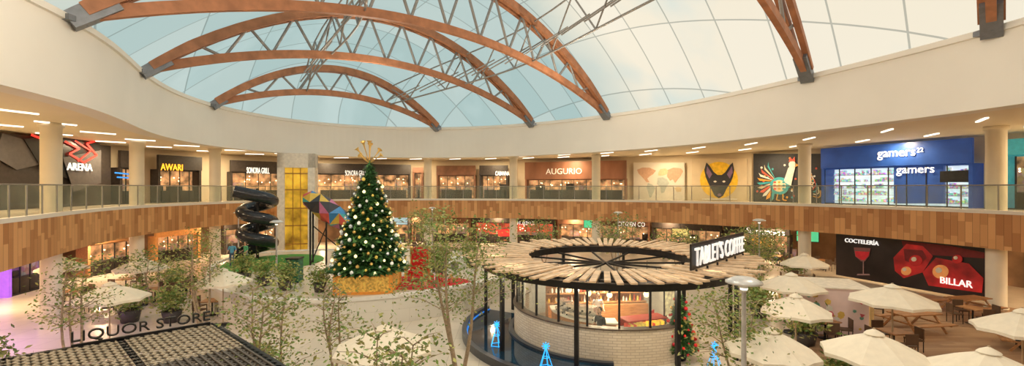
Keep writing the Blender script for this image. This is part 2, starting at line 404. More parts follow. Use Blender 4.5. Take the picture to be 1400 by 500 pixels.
# ---------------------------------------------------------------- wall frames & shops
class WF:
    def __init__(s,x1,x2,c,inset=0):
        s.c=c; p=hit(c,x1);q=hit(c,x2); d=(q-p).normalized(); n=Vector((d.y,-d.x,0)) # toward viewer
        if n.dot(-p)<0:n=-n
        s.p=p+n*inset;s.q=q+n*inset;s.d=d; s.mid=(s.p+s.q)/2; s.w=(s.q-s.p).length; s.rz=math.atan2(d.y,d.x); s.nrm=n
    def L(s,px,py):
        t=(px-700)/F; # p + d*k : x = t*y
        k=(t*s.mid.y-s.mid.x)/(s.d.x-t*s.d.y); P=s.mid+s.d*k; return k,EYE+(HZ-py)*P.y/F
    def empty(s,name,label,cat,group=None): return E(name,label,cat,s.mid,s.rz,group)
    def poly(s,mb,pts,off,mat=0,th=.02):
        L=[s.L(*p) for p in pts]; n=len(L)
        a=[(x,-off,z) for x,z in L]; b=[(x,-off+th,z) for x,z in L]
        mb.add(a+b,[tuple(range(n)),tuple(range(n,2*n))[::-1]]+[(i,n+i,n+(i+1)%n,(i+1)%n) for i in range(n)],mat)
    def line(s,mb,pts,w,off,mat=0):
        for (x0,y0),(x1,y1) in zip(pts,pts[1:]):
            l=math.hypot(x1-x0,y1-y0) or 1; nx,ny=-(y1-y0)/l*w/2,(x1-x0)/l*w/2
            s.poly(mb,[(x0+nx,y0+ny),(x1+nx,y1+ny),(x1-nx,y1-ny),(x0-nx,y0-ny)],off,mat)
    def disc(s,mb,cx,cy,rx,ry,off,mat=0,n=28,a0=0,a1=6.2832):
        s.poly(mb,[(cx+rx*math.cos(a0+(a1-a0)*i/n),cy+ry*math.sin(a0+(a1-a0)*i/n)) for i in range(n)],off,mat)
    def text(s,t,par,x1,x2,y1,y2,off,mat,name='lettering'):
        k1,z1=s.L(x1,(y1+y2)/2);k2,_=s.L(x2,(y1+y2)/2); _,za=s.L((x1+x2)/2,y1);_,zb=s.L((x1+x2)/2,y2)
        return text(t,par,((k1+k2)/2,-off,(za+zb)/2),abs(k2-k1),abs(za-zb),mat,name)
bulb=M('bulb_warm',(1,.75,.4),.5,em=4,var=.05)
def storefront(x1,x2,c,z0,z1,fh,fm,label,texts=(),glow=None,inset=1.0,nm=4,dep=.8,shelf=True,gm=None,frame=None):
    wf=WF(x1,x2,c,inset); th=wf.empty('storefront',label,'shop'); w=wf.w
    mb=MB(); mb.bb((-w/2,-.2,z1-fh),(w/2,.05,z1)); mb.obj('fascia',fm,parent=th)
    for x in(-w/2+.1,w/2-.1): mb=MB(); mb.bb((x-.1,-.12,z0),(x+.1,dep,z1-fh)); mb.obj('side_wall',frame or fm,parent=th)
    mb=MB(); mb.bb((-w/2,0.05,z1-fh-.1),(w/2,dep,z1-fh)); mb.obj('soffit',frame or fm,parent=th)
    mb=MB(); mb.bb((-w/2+.2,dep-.05,z0),(w/2-.2,dep,z1-fh-.1)); mb.obj('interior_wall',glow or warmint,parent=th)
    mb=MB()
    for i in range(nm+1):
        x=-w/2+.2+(w-.4)*i/nm; mb.bb((x-.03,-.03,z0),(x+.03,.03,z1-fh-.1))
    mb.bb((-w/2+.2,-.03,z0),(w/2-.2,.03,z0+.08)); mb.obj('window_frame',black,parent=th)
    H=z1-fh-z0-.3
    mb=MB()
    if gm:
        for r in range(5):
            z=z0+.2+H*r/5; mb.bb((-w/2+.25,dep-.35,z),(w/2-.25,dep-.06,z+.03),1)
            x=-w/2+.3
            while x<w/2-.5:
                ww=random.uniform(.08,.3)
                if random.random()<.8: mb.bb((x,dep-.3,z+.03),(x+ww,dep-.1,z+.03+random.uniform(.15,H/5*.75)),0)
                x+=ww+.03
        mb.obj('shelf_goods',[gm,white],parent=th,kind='stuff')
    elif shelf:
        mb.bb((-w/2+.5,.15,z0),(w/2-.5,.4,z0+1.0),1)
        x=-w/2+.3
        while x<w/2-.8:
            ww=random.uniform(.5,1.4)
            if random.random()<.7:
                hh=random.uniform(.45,.9)*H; mb.bb((x,dep-.25,z0),(x+ww,dep-.06,z0+hh),random.choice((0,0,1)))
            x+=ww+random.uniform(.1,.7)
        for k in range(int(w*1.6)):
            x=random.uniform(-w/2+.35,w/2-.35); z=z0+H*random.uniform(.70,.97); mb.ball((x,.35,z),.06,6,2)
        mb.obj('interior_fittings',[goods,dark,bulb],parent=th,kind='stuff')
    for t in texts: wf.text(t[0],th,t[1],t[2],t[3],t[4],.24,t[5])
    return wf,th
# arcade facade (black, red polygon outline)
wf=WF(-25,133,wallC,.9); th=wf.empty('storefront','black faceted arcade facade with glowing red polygon outline','shop')
mb=MB(); mb.bb((-wf.w/2,0,F2),(wf.w/2,.5,CE-.15)); wf.poly(mb,[(0,182),(28,190),(50,225),(20,232),(-10,215)],.12,1); wf.poly(mb,[(28,190),(75,183),(133,197),(128,240),(100,250),(50,225)],.18,2); wf.poly(mb,[(80,215),(133,205),(133,250),(95,262)],.25,1)
mb.obj('faceted_panel',[dark,M('facet_grey',(.10,.09,.09),.4),M('facet_black',(.015,.014,.014),.3)],parent=th)
for pts,w_ in(([(35,184),(52,190),(66,185)],2.6),([(82,193),(102,203),(88,210),(108,222),(126,212),(112,196),(131,191)],2.2),([(96,192),(118,206),(100,220)],1.6)):
    mb=MB(); wf.line(mb,pts,w_,.3); mb.obj('neon_tube',rede,parent=th)
wf.text('ARENA',th,84,119,223,233,.32,letter)
wf,th=storefront(146,178,wallC,F2,9.2,1.3,dark,'dark narrow storefront with small blue neon sign')
mb=MB(); wf.line(mb,[(153,236),(174,238)],2,.24); wf.line(mb,[(156,242),(172,243)],2,.24); mb.obj('blue_neon',bluee,parent=th,kind='stuff')
storefront(203,263,wallC,F2,9.1,1.2,dark,'black restaurant front with orange flame lettering',[('AWARI',217,247,224,233,orange)])
storefront(309,383,wallC,F2,9.0,1.1,dark,'dark restaurant front with white script lettering',[('SONORA GRILL',336,367,229,237,letter)])
storefront(432,560,wallC,F2,9.0,1.1,dark,'long dark restaurant front with white lettering',[('SONORA GRILL',472,501,233,240,letter)],nm=7)
storefront(566,580,wallC,F2,8.7,.6,brown,'narrow brown shop front')
storefront(600,652,wallC,F2,8.9,1.1,brown,'brown panelled shop front with warm interior')
storefront(659,697,wallC,F2,8.9,1.1,dark,'dark bar front with cream lettering',[('CABANNA',678,697,234,240,letter)])
wf,th=storefront(722,858,wallC,F2,9.2,1.9,M('rust_panel',(.26,.11,.06),.5,var=.3,scale=1,stretch=(1,1,.3)),'rust brown panelled shop front with large silver lettering',[('AUGURIO',747,796,230,238,M('silver_letters',(.8,.72,.6),.4,em=.35))],nm=8)
def mural(x1,x2,y1,y2,label,base):
    wf=WF(x1,x2,wallC,.35); th=wf.empty('mural',label,'wall mural'); mb=MB()
    a=[(x1,y1),(x2,y1),(x2,y2),(x1,y2)]; wf.poly(mb,a,0.0,0,.15); mb.obj('mural_board',base,parent=th); return wf,th
wf,th=mural(866,936,222,275,'pale grey mural of a world map in dusty colours',M('map_ground',(.62,.56,.48),.7,var=.05,scale=1))
mb=MB()
for pts,m in(([(871,232),(878,229),(888,229),(897,233),(893,238),(888,241),(885,244),(888,249),(884,249),(879,243),(873,237)],0),([(886,250),(892,252),(896,257),(893,264),(890,270),(888,270),(886,262),(884,256)],1),([(900,236),(903,231),(910,230),(914,233),(912,238),(906,240),(900,240)],2),([(899,243),(906,242),(912,245),(915,250),(911,256),(908,263),(904,264),(903,256),(898,251)],1),([(913,232),(921,229),(931,230),(934,234),(930,241),(926,246),(923,250),(920,245),(916,247),(912,241)],0),([(922,257),(927,255),(932,257),(931,262),(925,262)],2)):
    wf.poly(mb,pts,.02,m)
mb.obj('continents',[M('map_a',(.50,.30,.20),.7),M('map_b',(.38,.40,.36),.7),M('map_c',(.60,.44,.26),.7)],parent=th,kind='stuff')
wf,th=mural(946,1021,217,277,'wall mural of a dark pointed-ear dog head on a yellow disc',M('mural_tan',(.62,.50,.34),.7,var=.08,scale=1))
mb=MB(); wf.disc(mb,983,246,26,25,.02,0); mb.obj('yellow_disc',M('mural_yellow',(.85,.52,.03),.6,var=.2,scale=3),parent=th)
mb=MB(); wf.poly(mb,[(966,222),(970,226),(976,235),(981,239),(987,239),(992,235),(998,226),(1002,222),(1004,232),(1002,242),(999,249),(994,257),(989,267),(983,271),(977,267),(972,257),(968,249),(965,242),(963,232)],.05,0)
for dx in(-6,6): wf.poly(mb,[(984+dx-2.5,248),(984+dx,246.5),(984+dx+2.5,248),(984+dx,249.5)],.08,1)
wf.poly(mb,[(967,227),(974,238),(970,244),(966,236)],.07,2); wf.poly(mb,[(1001,227),(994,238),(998,244),(1002,236)],.07,2); wf.disc(mb,984,266,2.6,2,.08,2,10); wf.line(mb,[(960,272),(1008,272)],1.2,.08,1)
mb.obj('dog_head',[M('mural_black',(.03,.03,.04),.6),M('mural_white',(.85,.8,.7),.6),M('mural_mauve',(.22,.13,.24),.6)],parent=th)
wf,th=mural(1030,1126,210,278,'black wall mural with a colourful feathered rooster',M('mural_night',(.03,.03,.035),.6))
mb=MB()
cols=[M('m_red',(.65,.10,.06),.6),M('m_teal',(.05,.35,.4),.6),M('m_cream',(.7,.6,.42),.6),M('m_orange',(.7,.33,.05),.6),M('m_white',(.7,.7,.64),.6)]
for k in range(11):
    a=2.0+k*.24; wf.poly(mb,[(1062,248),(1062+22*math.cos(a)-2,248-24*math.sin(a)),(1062+27*math.cos(a),248-29*math.sin(a)),(1062+23*math.cos(a+.14),248-24*math.sin(a+.14))],.03+.004*k,(1,2,0,4,3)[k%5])
wf.disc(mb,1066,254,13,12,.08,1); wf.disc(mb,1066,254,9,8,.1,2)
for k in range(9): wf.disc(mb,1060+k%3*6,249+k//3*4.5,2,1.6,.12,(0,3,1)[k%3],8)
wf.poly(mb,[(1072,248),(1078,230),(1084,223),(1088,228),(1085,240),(1082,254)],.1,4); wf.disc(mb,1084,225,5,5,.12,4)
wf.poly(mb,[(1088,223),(1094,226),(1088,228)],.12,3); wf.poly(mb,[(1079,221),(1081,215),(1084,218),(1087,214),(1088,221)],.12,0)
wf.line(mb,[(1064,265),(1062,273),(1067,274)],1.5,.1,3); wf.line(mb,[(1071,265),(1071,273),(1076,274)],1.5,.1,3)
for k in range(26): wf.disc(mb,1035+random.random()*86,215+random.random()*58,1.5,1.5,.025,k%5,8)
for k in range(9): wf.line(mb,[(1098+k*3,220+k*5),(1106+k*2,228+k*5),(1099+k*2.5,238+k*4),(1112,244+k*3)],1.4,.03+.003*k,k%5)
mb.obj('rooster_figure',cols,parent=th,kind='stuff')
# game shop
blued=M('store_blue',(.014,.055,.24),.4,em=.35,var=.2,scale=1)
wf,th=storefront(1139,1346,wallC,F2,9.45,1.55,blued,'bright game shop with blue illuminated fascia and white shelving',[('gamers',1202,1254,206,218,letter)],glow=M('white_interior',(.72,.84,.86),.5,em=.75,var=.1),nm=8,gm=goodsb,inset=1.4,dep=1.3,frame=blued)
mb=MB(); wf.poly(mb,[(1222,224),(1290,224),(1290,278),(1222,278)],.0,0,.3); mb.obj('hanging_sign_panel',blued,parent=th); wf.text('gamers',th,1226,1278,229,240,.06,letter); wf.text('22',th,1256,1265,202,208,.24,letter)
mb=MB(); wf.poly(mb,[(1286,234),(1328,232),(1328,249),(1286,249)],.1); mb.obj('display_screen',black,parent=th)
storefront(1386,1440,wallC,F2,9.2,.9,M('teal_fascia',(.05,.35,.4),.5,em=.3),'teal lit shop front beside the game shop',nm=3)
# ---- lower level shops
LW=offset(bandC,6.5)
storefront(-20,45,LW,0,2.95,.3,purpe,'dark shop with purple neon header',nm=4,glow=M('purple_interior',(.2,.10,.3),.5,em=.3,var=.5,scale=1))
storefront(100,175,LW,0,2.9,.6,wood,'wood clad cafe front with warm interior')
storefront(200,262,LW,0,2.9,.6,M('orange_fascia',(.7,.3,.08),.5,em=.2),'warm orange shop front')
storefront(300,376,LW,0,2.9,.5,dark,'dark shop front with shelves')
storefront(470,560,LW,0,2.9,.5,dark,'dim restaurant front with glowing interior')
storefront(566,645,LW,0,2.9,.6,brown,'brown restaurant front on lower level')
storefront(650,760,LW,0,3.0,.6,dark,'red lit food counter with white numerals',[('01.030.3',706,731,302,307,letter)],nm=6,glow=M('red_interior',(.7,.10,.05),.5,em=.6,var=.6,scale=1))
storefront(766,890,LW,0,3.0,.6,brown,'warm food counter with light lettering',[('CITIZEN CO',845,882,303,309,letter)],nm=6)
storefront(896,990,LW,0,3.0,.7,dark,'dark food counter with green menu board',nm=5)
storefront(996,1085,LW,0,3.0,.7,dark,'dark food counter with white script sign',[('Summoners',1022,1074,312,320,letter)],nm=5)
for x,y,m,l in((808,306,greene,'green'),(1104,323,greene,'green'),(548,302,M('pale_blue_screen',(.4,.6,.7),.5,em=.6),'blue'),(690,318,rede,'red'),(1040,330,M('orange_menu',(.9,.35,.05),.5,em=.8,var=.4,scale=3),'orange'),(930,318,M('amber_menu',(.9,.6,.2),.5,em=.7,var=.4,scale=3),'amber')):
    p=hit(offset(bandC,2.5),x); z=EYE-(y-HZ)*p.y/F
    mb=MB(); mb.bb((-.75,-.04,-.42),(.75,.04,.42),0); s=MB(); s.bb((-.7,-.06,-.37),(.7,-.04,.37))
    th=E('menu_screen','lit %s menu screen hanging under the gallery'%l,'screen',(p.x,p.y,min(z,2.75)),math.atan2(-p.x,p.y)); mb.obj('screen_case',black,parent=th); s.obj('screen_face',m,parent=th)
    s=MB(); s.tube([(0,0,.42),(0,0,BB+.02-min(z,2.75))],.02,6); s.obj('hanger_rod',black,parent=th)
# billboard
wf=WF(1143,1348,offset(bandC,1.7),0); th=wf.empty('billboard','dark red billboard with cocktail glass and billiard balls','billboard')
mb=MB(); zt=BB-.04; mb.bb((-wf.w/2,0,.15),(wf.w/2,.12,zt)); mb.obj('board',M('board_dark',(.035,.022,.022),.35,var=.5,scale=.7),parent=th)
mb=MB(); wf.poly(mb,[(1233,329),(1300,336),(1346,345),(1346,353),(1270,348),(1236,340)],.03,1); wf.poly(mb,[(1222,352),(1240,333),(1262,336),(1276,350),(1262,372),(1236,380),(1224,370)],.04,0); wf.poly(mb,[(1262,372),(1280,352),(1325,360),(1345,380),(1343,400),(1270,390)],.05,0); wf.poly(mb,[(1236,340),(1262,342),(1268,352),(1255,362),(1238,356)],.06,1)
mb.obj('red_shapes',[M('b_red',(.48,.02,.02),.4,em=.15,var=.6,scale=.8),M('b_darkred',(.22,.015,.02),.4)],parent=th)
mb=MB(); wf.poly(mb,[(1168,338),(1191,339),(1189,350),(1183,357),(1178,357),(1170,350)],.06,0); wf.line(mb,[(1181,357),(1181,374)],1.2,.06,1); wf.poly(mb,[(1173,374),(1189,374),(1190,376),(1172,376)],.06,1); wf.poly(mb,[(1170,343),(1190,344),(1188,350),(1183,355),(1179,355),(1171,350)],.09,2)
mb.obj('cocktail_glass',[M('b_glass',(.30,.12,.12),.3),M('b_stem',(.5,.3,.3),.3),M('b_drink',(.55,.02,.03),.3,em=.2)],parent=th)
for cx,cy,r_,m_ in((1287,371,11,'b_ball'),(1253,356,9,'b_ballr'),(1310,354,7,'b_ballr'),(1240,370,7,'b_ball')):
    mb=MB(); wf.disc(mb,cx,cy,r_,r_*.85,.09,0); wf.disc(mb,cx-2,cy-2,r_*.4,r_*.34,.12,1); mb.obj('billiard_ball',[M('b_ball',(.8,.32,.10),.2,em=.25) if m_=='b_ball' else M('b_ballr',(.5,.02,.02),.2,em=.15),M('b_ballw',(.95,.8,.65),.2)],parent=th)
wf.text('COCTELERÍA',th,1156,1202,326,333,.06,letter); wf.text('BILLAR',th,1287,1331,381,390,.1,letter)
# ---------------------------------------------------------------- terrace
def crs(P,n=8):
    P=[Vector((*p,0)) for p in P]; out=[]; L=len(P)
    for i in range(L):
        a,b,c,d=P[i-1],P[i],P[(i+1)%L],P[(i+2)%L]
        for k in range(n):
            t=k/n; out.append(.5*((2*b)+(c-a)*t+(2*a-5*b+4*c-d)*t*t+(3*b-a-3*c+d)*t**3))
    return out
TH=1.3
terr=crs([(-15.6,23.6),(-12.4,21.1),(-8.9,20.3),(-5,21.6),(-1.7,24.2),(0.1,27),(0,30.5),(-3,34.5),(-8,37),(-15,37.2),(-20,35),(-19.8,30)])
mb=MB(); n=len(terr); A=[0]
for i in range(n): A.append(A[-1]+(terr[(i+1)%n]-terr[i]).length)
uvs=[]
for z in(0,TH):
    for i in range(n+1): p=terr[i%n]; mb.v.append((p.x,p.y,z)); uvs.append((A[i],z))
for i in range(n): mb.f.append((i,i+1,n+2+i,n+1+i)); mb.m.append(0); mb.s.append(False)
o=len(mb.v)
for p in terr: mb.v.append((p.x,p.y,TH)); uvs.append((p.x,p.y))
mb.f.append(tuple(range(o,o+n))); mb.m.append(1); mb.s.append(False)
th=E('raised_terrace','raised stone terrace with curved pale wall','terrace')
mb.obj('terrace_body',[stonew,stonef],parent=th,uvs=uvs)
mb=MB(); cp=[terr[i] for i in range(n)]
cen=Vector((-9,29,0))
for i in range(n):
    p,q=cp[i],cp[(i+1)%n]; dp=(cen-p).normalized()*.18;dq=(cen-q).normalized()*.18
    mb.add([(p.x-dp.x*.3,p.y-dp.y*.3,TH-.08),(q.x-dq.x*.3,q.y-dq.y*.3,TH-.08),(q.x-dq.x*.3,q.y-dq.y*.3,TH+.07),(p.x-dp.x*.3,p.y-dp.y*.3,TH+.07),(p.x+dp.x*1.4,p.y+dp.y*1.4,TH+.07),(q.x+dq.x*1.4,q.y+dq.y*1.4,TH+.07),(p.x+dp.x*1.4,p.y+dp.y*1.4,TH),(q.x+dq.x*1.4,q.y+dq.y*1.4,TH)],[(0,1,2,3),(3,2,5,4),(4,5,7,6)])
mb.obj('coping',white,parent=th)
def patch(name,c,rx,ry,z,mat,label,cat):
    mb=MB(); mb.prism([(rx*math.cos(a),ry*math.sin(a)) for a in [i*math.pi/20 for i in range(40)]],0,.02); return mb.obj(name,mat,loc=(c[0],c[1],z),label=label,cat=cat)
patch('artificial_turf',(-16.2,31.0),3.0,3.6,TH,turf,'green artificial turf patch under the play slides','turf')
patch('red_carpet',(-5.3,24.3),3.1,1.7,TH,redc,'red carpet beside the tall christmas tree','carpet')
# ---------------------------------------------------------------- christmas tree
def xmas(loc,h,r,base,blades,orn,label,orncolors,osize,trumpets=True,grp='tree baubles'):
    th=E('christmas_tree',label,'christmas tree',loc); z0=base
    mb=MB(); mb.tube([(0,0,z0*.5),(0,0,z0+h*.9)],[.12,.04],8); mb.obj('trunk',bark,parent=th)
    mb=MB(); mb.lathe([(.01,z0),(r*.72,z0+.1),(r*.38,z0+h*.5),(.02,z0+h*.97)],(0,0,0),18,0)
    for _ in range(blades):
        t=1-math.sqrt(random.random()); z=z0+h*t*.98; rr=r*(1-t)**.92*(.80+.12*math.sin(t*h*9))*random.uniform(.85,1.08)+.05; a=random.random()*6.283
        l=(.16+.2*(1-t))*r/1.8*1.3; c=Vector((rr*math.cos(a),rr*math.sin(a),z)); d=Vector((math.cos(a),math.sin(a),random.uniform(-.5,.35)))
        d=(d+Vector((random.uniform(-.5,.5),random.uniform(-.5,.5),0))).normalized(); sd=d.cross(Vector((random.uniform(-.3,.3),random.uniform(-.3,.3),1))).normalized()*l*.2
        mb.add([c-d*l,c+sd,c+d*l*.6,c-sd],[(0,1,2,3)],random.choice((0,0,1)))
    mb.obj('foliage',[pine,pine2],parent=th)
    protos=[]
    for m in orncolors:
        b=MB(); b.ball((0,0,0),osize,10); b.tube([(0,0,osize*.9),(0,0,osize*1.15)],osize*.2,6); b.m=[0]*len(b.f)
        protos.append(b.obj('bauble',m,loc=(0,0,-50),label='shiny round bauble hanging on the christmas tree',cat='christmas ornament',group=grp))
    for k in range(orn):
        t=(k+.5)/orn; t=1-math.sqrt(1-t*.97); a=k*2.39996; rr=r*(1-t)**.92*.95+.08
        p=protos[k%len(protos)]; q=p if k<len(protos) else p.copy()
        if k>=len(protos): COL.objects.link(q)
        s=random.uniform(.7,1.3); q.scale=(s,s,s); q.location=(loc[0]+rr*math.cos(a),loc[1]+rr*math.sin(a),loc[2]+z0+h*t)
    if trumpets:
        for k in range(7):
            a=k*.9; tip=Vector((math.cos(a)*.62,math.sin(a)*.62,z0+h+.1+.3*(k%3)))
            if k==6: tip=Vector((0,0,z0+h+.8))
            b=MB(); s=Vector((0,0,z0+h-.35)); d=tip-s
            b.tube([s,s+d*.6,s+d*.84,s+d*.94,tip],[.018,.022,.04,.075,.14],12,cap=False); b.obj('gold_trumpet',gold,parent=th)
    return th
TX=(-7.2,22.9,TH)
xt=xmas(TX,5.7,1.95,.95,7500,230,'tall decorated christmas tree with gold trumpets on top',[gold,silver,gold,M('white_flower',(.9,.87,.75),.5,em=.3),M('warm_bulb',(1,.8,.4),.4,em=1.5),M('yellow_ball',(.85,.62,.12),.3,em=.15)],.075)
th=E('tree_planter','square golden patterned box under the tall christmas tree','planter',TX,.08)
mb=MB(); mb.bb((-1.3,-1.3,0),(1.3,1.3,.9)); mb.obj('planter_body',goldp,parent=th)
mb=MB(); 
for z in(.06,.88): mb.bb((-1.36,-1.36,z-.06),(1.36,1.36,z+.06))
for x in(-1.3,1.3):
    for y in(-1.3,1.3): mb.bb((x-.08,y-.08,0),(x+.08,y+.08,.9))
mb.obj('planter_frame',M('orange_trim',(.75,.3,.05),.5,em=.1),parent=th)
# throne & gifts
p=(-5.15,24.7,TH+.02); th=E('throne_chair','red upholstered throne with tall back and gold trim','chair',p,-.15); th.scale=(1.15,1.15,1.15)
mb=MB(); mb.bb((-.4,-.4,.3),(.4,.35,.5)); mb.obj('seat',red,parent=th)
mb=MB(); mb.prism([(-.42,.3),(.42,.3),(.42,.45),(-.42,.45)],.3,1.3); mb.ball((0,.375,1.3),(.42,.09,.32),14); mb.obj('backrest',red,parent=th)
mb=MB()
for x in(-.45,.45): mb.bb((x-.06,-.38,.62),(x+.06,.35,.72)); mb.bb((x-.05,-.38,0),(x+.05,-.28,.7)); mb.bb((x-.05,.33,0),(x+.05,.46,1.45)); mb.ball((x,.4,1.5),.09)
mb.obj('gold_frame',gold,parent=th)
for i,(x,y,s,m) in enumerate([(-4.1,24.3,.55,red),(-3.5,24.7,.45,gold),(-4.6,23.5,.3,gold),(-3.4,24.0,.35,red)]):
    th=E('gift_box','wrapped christmas gift box with ribbon on the red carpet','gift box',(x,y,TH+.02),i*.5,'gift boxes'); mb=MB(); mb.bb((-s/2,-s/2,0),(s/2,s/2,s*.8)); mb.obj('box',m,parent=th)
    mb=MB(); mb.bb((-.03,-s/2-.01,0),(.03,s/2+.01,s*.81)); mb.bb((-s/2-.01,-.03,0),(s/2+.01,.03,s*.81)); mb.ball((-.07,0,s*.86),(.08,.04,.05)); mb.ball((.07,0,s*.86),(.08,.04,.05)); mb.obj('ribbon',silver,parent=th)
for k in range(3):
    th=E('curved_bench','white curved stone bench on the terrace','bench',(-4.9+k*1.1,27.2+k*1.7,TH),.6,'terrace benches'); mb=MB(); mb.lathe([(1.4,0),(1.4,.42),(1.9,.42),(1.9,0)],(0,0,0),12,0,False,0,1.3); mb.obj('bench_body',white,parent=th)
# ---------------------------------------------------------------- elevator
th=E('elevator_shaft','cream framed lift shaft with glowing amber glass','elevator',(XD(408,40.2),40.2,0),.3)
mb=MB()
for x in(-1.2,1.2):
    for y in(-1.0,1.0): mb.bb((x-.28,y-.28,0),(x+.28,y+.28,RB))
mb.bb((-1.48,-1.28,8.1),(1.48,1.28,RB)); mb.obj('frame',M('grey_clad',(.78,.72,.62),.5),parent=th)
mb=MB(); mb.bb((-.92,-.95,0.1),(.92,-.88,8.1)); mb.bb((-.95,.88,.1),(.95,.95,8.1)); mb.obj('amber_glass',M('amber',(.75,.34,.03),.25,em=.4,var=.8,scale=.7),parent=th)
mb=MB()
for z in(1.5,3.1,4.6,6.2,7.6): mb.bb((-.95,-1.0,z-.05),(.95,-.94,z+.05))
for x in(-.3,.3): mb.bb((x-.03,-1.0,.1),(x+.03,-.94,8.1))
mb.obj('glass_mullions',M('amber_dark',(.45,.22,.03),.4),parent=th)
# ---------------------------------------------------------------- spiral slide
p=(XD(352,32.3),32.3,TH+.02); th=E('spiral_slide','glossy black spiral tube slide on a steel post','slide',p)
mb=MB(); pts=[]
for k in range(75):
    t=k/74; a=-1.2+t*2*math.pi*2.6; pts.append((.95*math.cos(a),.95*math.sin(a),4.5-t*3.9))
e=Vector(pts[-1]); tg=(Vector(pts[-1])-Vector(pts[-2])).normalized(); pts+=[tuple(e+tg*.5),tuple(e+tg*1.1+Vector((0,0,0)))]
s=Vector(pts[0]); tg=(Vector(pts[0])-Vector(pts[1])).normalized(); pts=[tuple(s+tg*1.3)]+pts
mb.tube(pts,.43,14,cap=False); mb.obj('slide_tube',M('gloss_black',(.03,.03,.035),.2,var=.2),parent=th)
mb=MB(); mb.tube([(0,0,0),(0,0,5)],.1,10)
for k in range(6):
    a=-1.2+(k+.5)/6*2*math.pi*2.6; mb.tube([(0,0,4.2-(k+.5)/6*3.9),(.9*math.cos(a),.9*math.sin(a),4.2-(k+.5)/6*3.9)],.04,6)
mb.obj('support_post',black,parent=th)
# play pod
p=(XD(448,30.5),30.5,TH); th=E('play_pod','colourful faceted climbing pod raised on black posts','play structure',p,.25)
mb=MB(); pr=[(-1.5,.35,4.3),(-1.0,.75,4.15),(-.4,.9,3.8),(.2,.95,3.4),(.8,.8,3.05),(1.3,.65,2.75),(1.7,.3,2.5)]; vs=[];K=7
for i,(x,r,z) in enumerate(pr):
    for k in range(K): a=2*math.pi*(k+.5*(i%2))/K; vs.append(Vector((x,r*math.cos(a),z+r*math.sin(a))))
for i in range(len(pr)-1):
    for k in range(K):
        a=i*K+k;b=i*K+(k+1)%K;c=(i+1)*K+(k+1)%K;d=(i+1)*K+k
        mb.add([vs[a],vs[b],vs[d]],[(0,1,2)],random.choice((0,0,0,1,2,3,4,5))); mb.add([vs[b],vs[c],vs[d]],[(0,1,2)],random.choice((0,0,0,1,2,3,4,5)))
mb.add(vs[:K],[tuple(range(K))],1); mb.add(vs[-K:],[tuple(range(K))],0)
mb.obj('faceted_shell',[M('pod_black',(.03,.03,.04),.4),M('pod_blue',(.03,.2,.45),.5),M('pod_red',(.55,.08,.06),.5),M('pod_yellow',(.6,.4,.05),.5),M('pod_teal',(.05,.35,.35),.5),M('pod_pink',(.5,.15,.3),.5)],parent=th)
mb=MB()
for x,y,z in((-1,-.5,3.6),(-1,.5,3.6),(1.2,-.4,2.3),(1.2,.4,2.3),(0,-.6,2.8)): mb.tube([(x,y,0),(x,y,z)],.06,8)
mb.tube([(-1,-.5,0),(0,-.6,2.5)],.04,6); mb.tube([(-1,.5,2.5),(1.2,.4,.5)],.04,6); mb.obj('support_posts',black,parent=th)
p=G(403,385,TH); th=E('green_display_box','dark green patterned display box on the terrace','display box',p); mb=MB(); mb.bb((-.32,-.3,0),(.32,.3,1.25)); mb.obj('box_body',M('green_box',(.02,.14,.07),.5,var=.6,scale=8),parent=th)
mb=MB(); mb.bb((-.36,-.34,1.25),(.36,.34,1.32)); mb.bb((-.36,-.34,0),(.36,.34,.06)); mb.obj('box_trim',black,parent=th)
# ---------------------------------------------------------------- pavilion
PC=(4.2,20.3,0); pav=E('coffee_pavilion','round coffee pavilion with radiating wood slat roof','pavilion',PC)
def arcband(r0,r1,z0,z1,a0,a1,n=48,mat=0,mb=None):
    mb=mb or MB(); mb.lathe([(r0,z0),(r1,z0),(r1,z1),(r0,z1),(r0,z0)],(0,0,0),n,mat,False,a0,a1)
    return mb
R2=2*math.pi; ZR=3.0
mb=arcband(3.55,3.8,ZR,ZR+.3,0,R2,72); arcband(4.65,4.77,ZR+.05,ZR+.2,0,R2,72,0,mb); arcband(5.35,5.55,ZR,ZR+.24,0,R2,72,0,mb)
for k in range(24): 
    a=k*R2/24; mb.beam((3.7*math.cos(a),3.7*math.sin(a),ZR+.12),(5.45*math.cos(a),5.45*math.sin(a),ZR+.12),.08,.14)
mb.obj('roof_ring_beams',black,parent=pav)
mb=MB(); ns=96
for k in range(ns):
    a=k*R2/ns+random.uniform(-.01,.01); r0=3.45+random.choice((0,.15,.5)); r1=random.choice((5.6,6.0,6.25,6.4)); zt=random.uniform(0,.05)
    mb.beam((r0*math.cos(a),r0*math.sin(a),ZR+.34+zt),(r1*math.cos(a),r1*math.sin(a),ZR+.40+zt),.21,.06)
mb.obj('roof_slats',slatw,parent=pav,kind='stuff')
for k in range(10):
    a=math.radians(184+k*36-8); 
    mb=MB(); mb.box((5.4*math.cos(a),5.4*math.sin(a),ZR/2),(.14,.14,ZR),a); mb.obj('post',black,parent=pav)
a0,a1=math.radians(150),math.radians(298)
mb=MB(); n=60; uvs=[]; RK=4.1
prof=[(RK,0),(RK,1.28),(RK-.22,1.28),(RK-.22,0)]; acc=0
for i,(r,z) in enumerate(prof):
    if i: acc+=math.hypot(r-prof[i-1][0],z-prof[i-1][1])
    for k in range(n+1):
        a=a0+(a1-a0)*k/n; mb.v.append((r*math.cos(a),r*math.sin(a),z)); uvs.append((a*RK,acc))
for i in range(3):
    for k in range(n): q=i*(n+1)+k; mb.f.append((q,q+1,q+n+2,q+n+1)); mb.m.append(0); mb.s.append(False)
mb.obj('brick_wall',whitebrick,parent=pav,uvs=uvs)
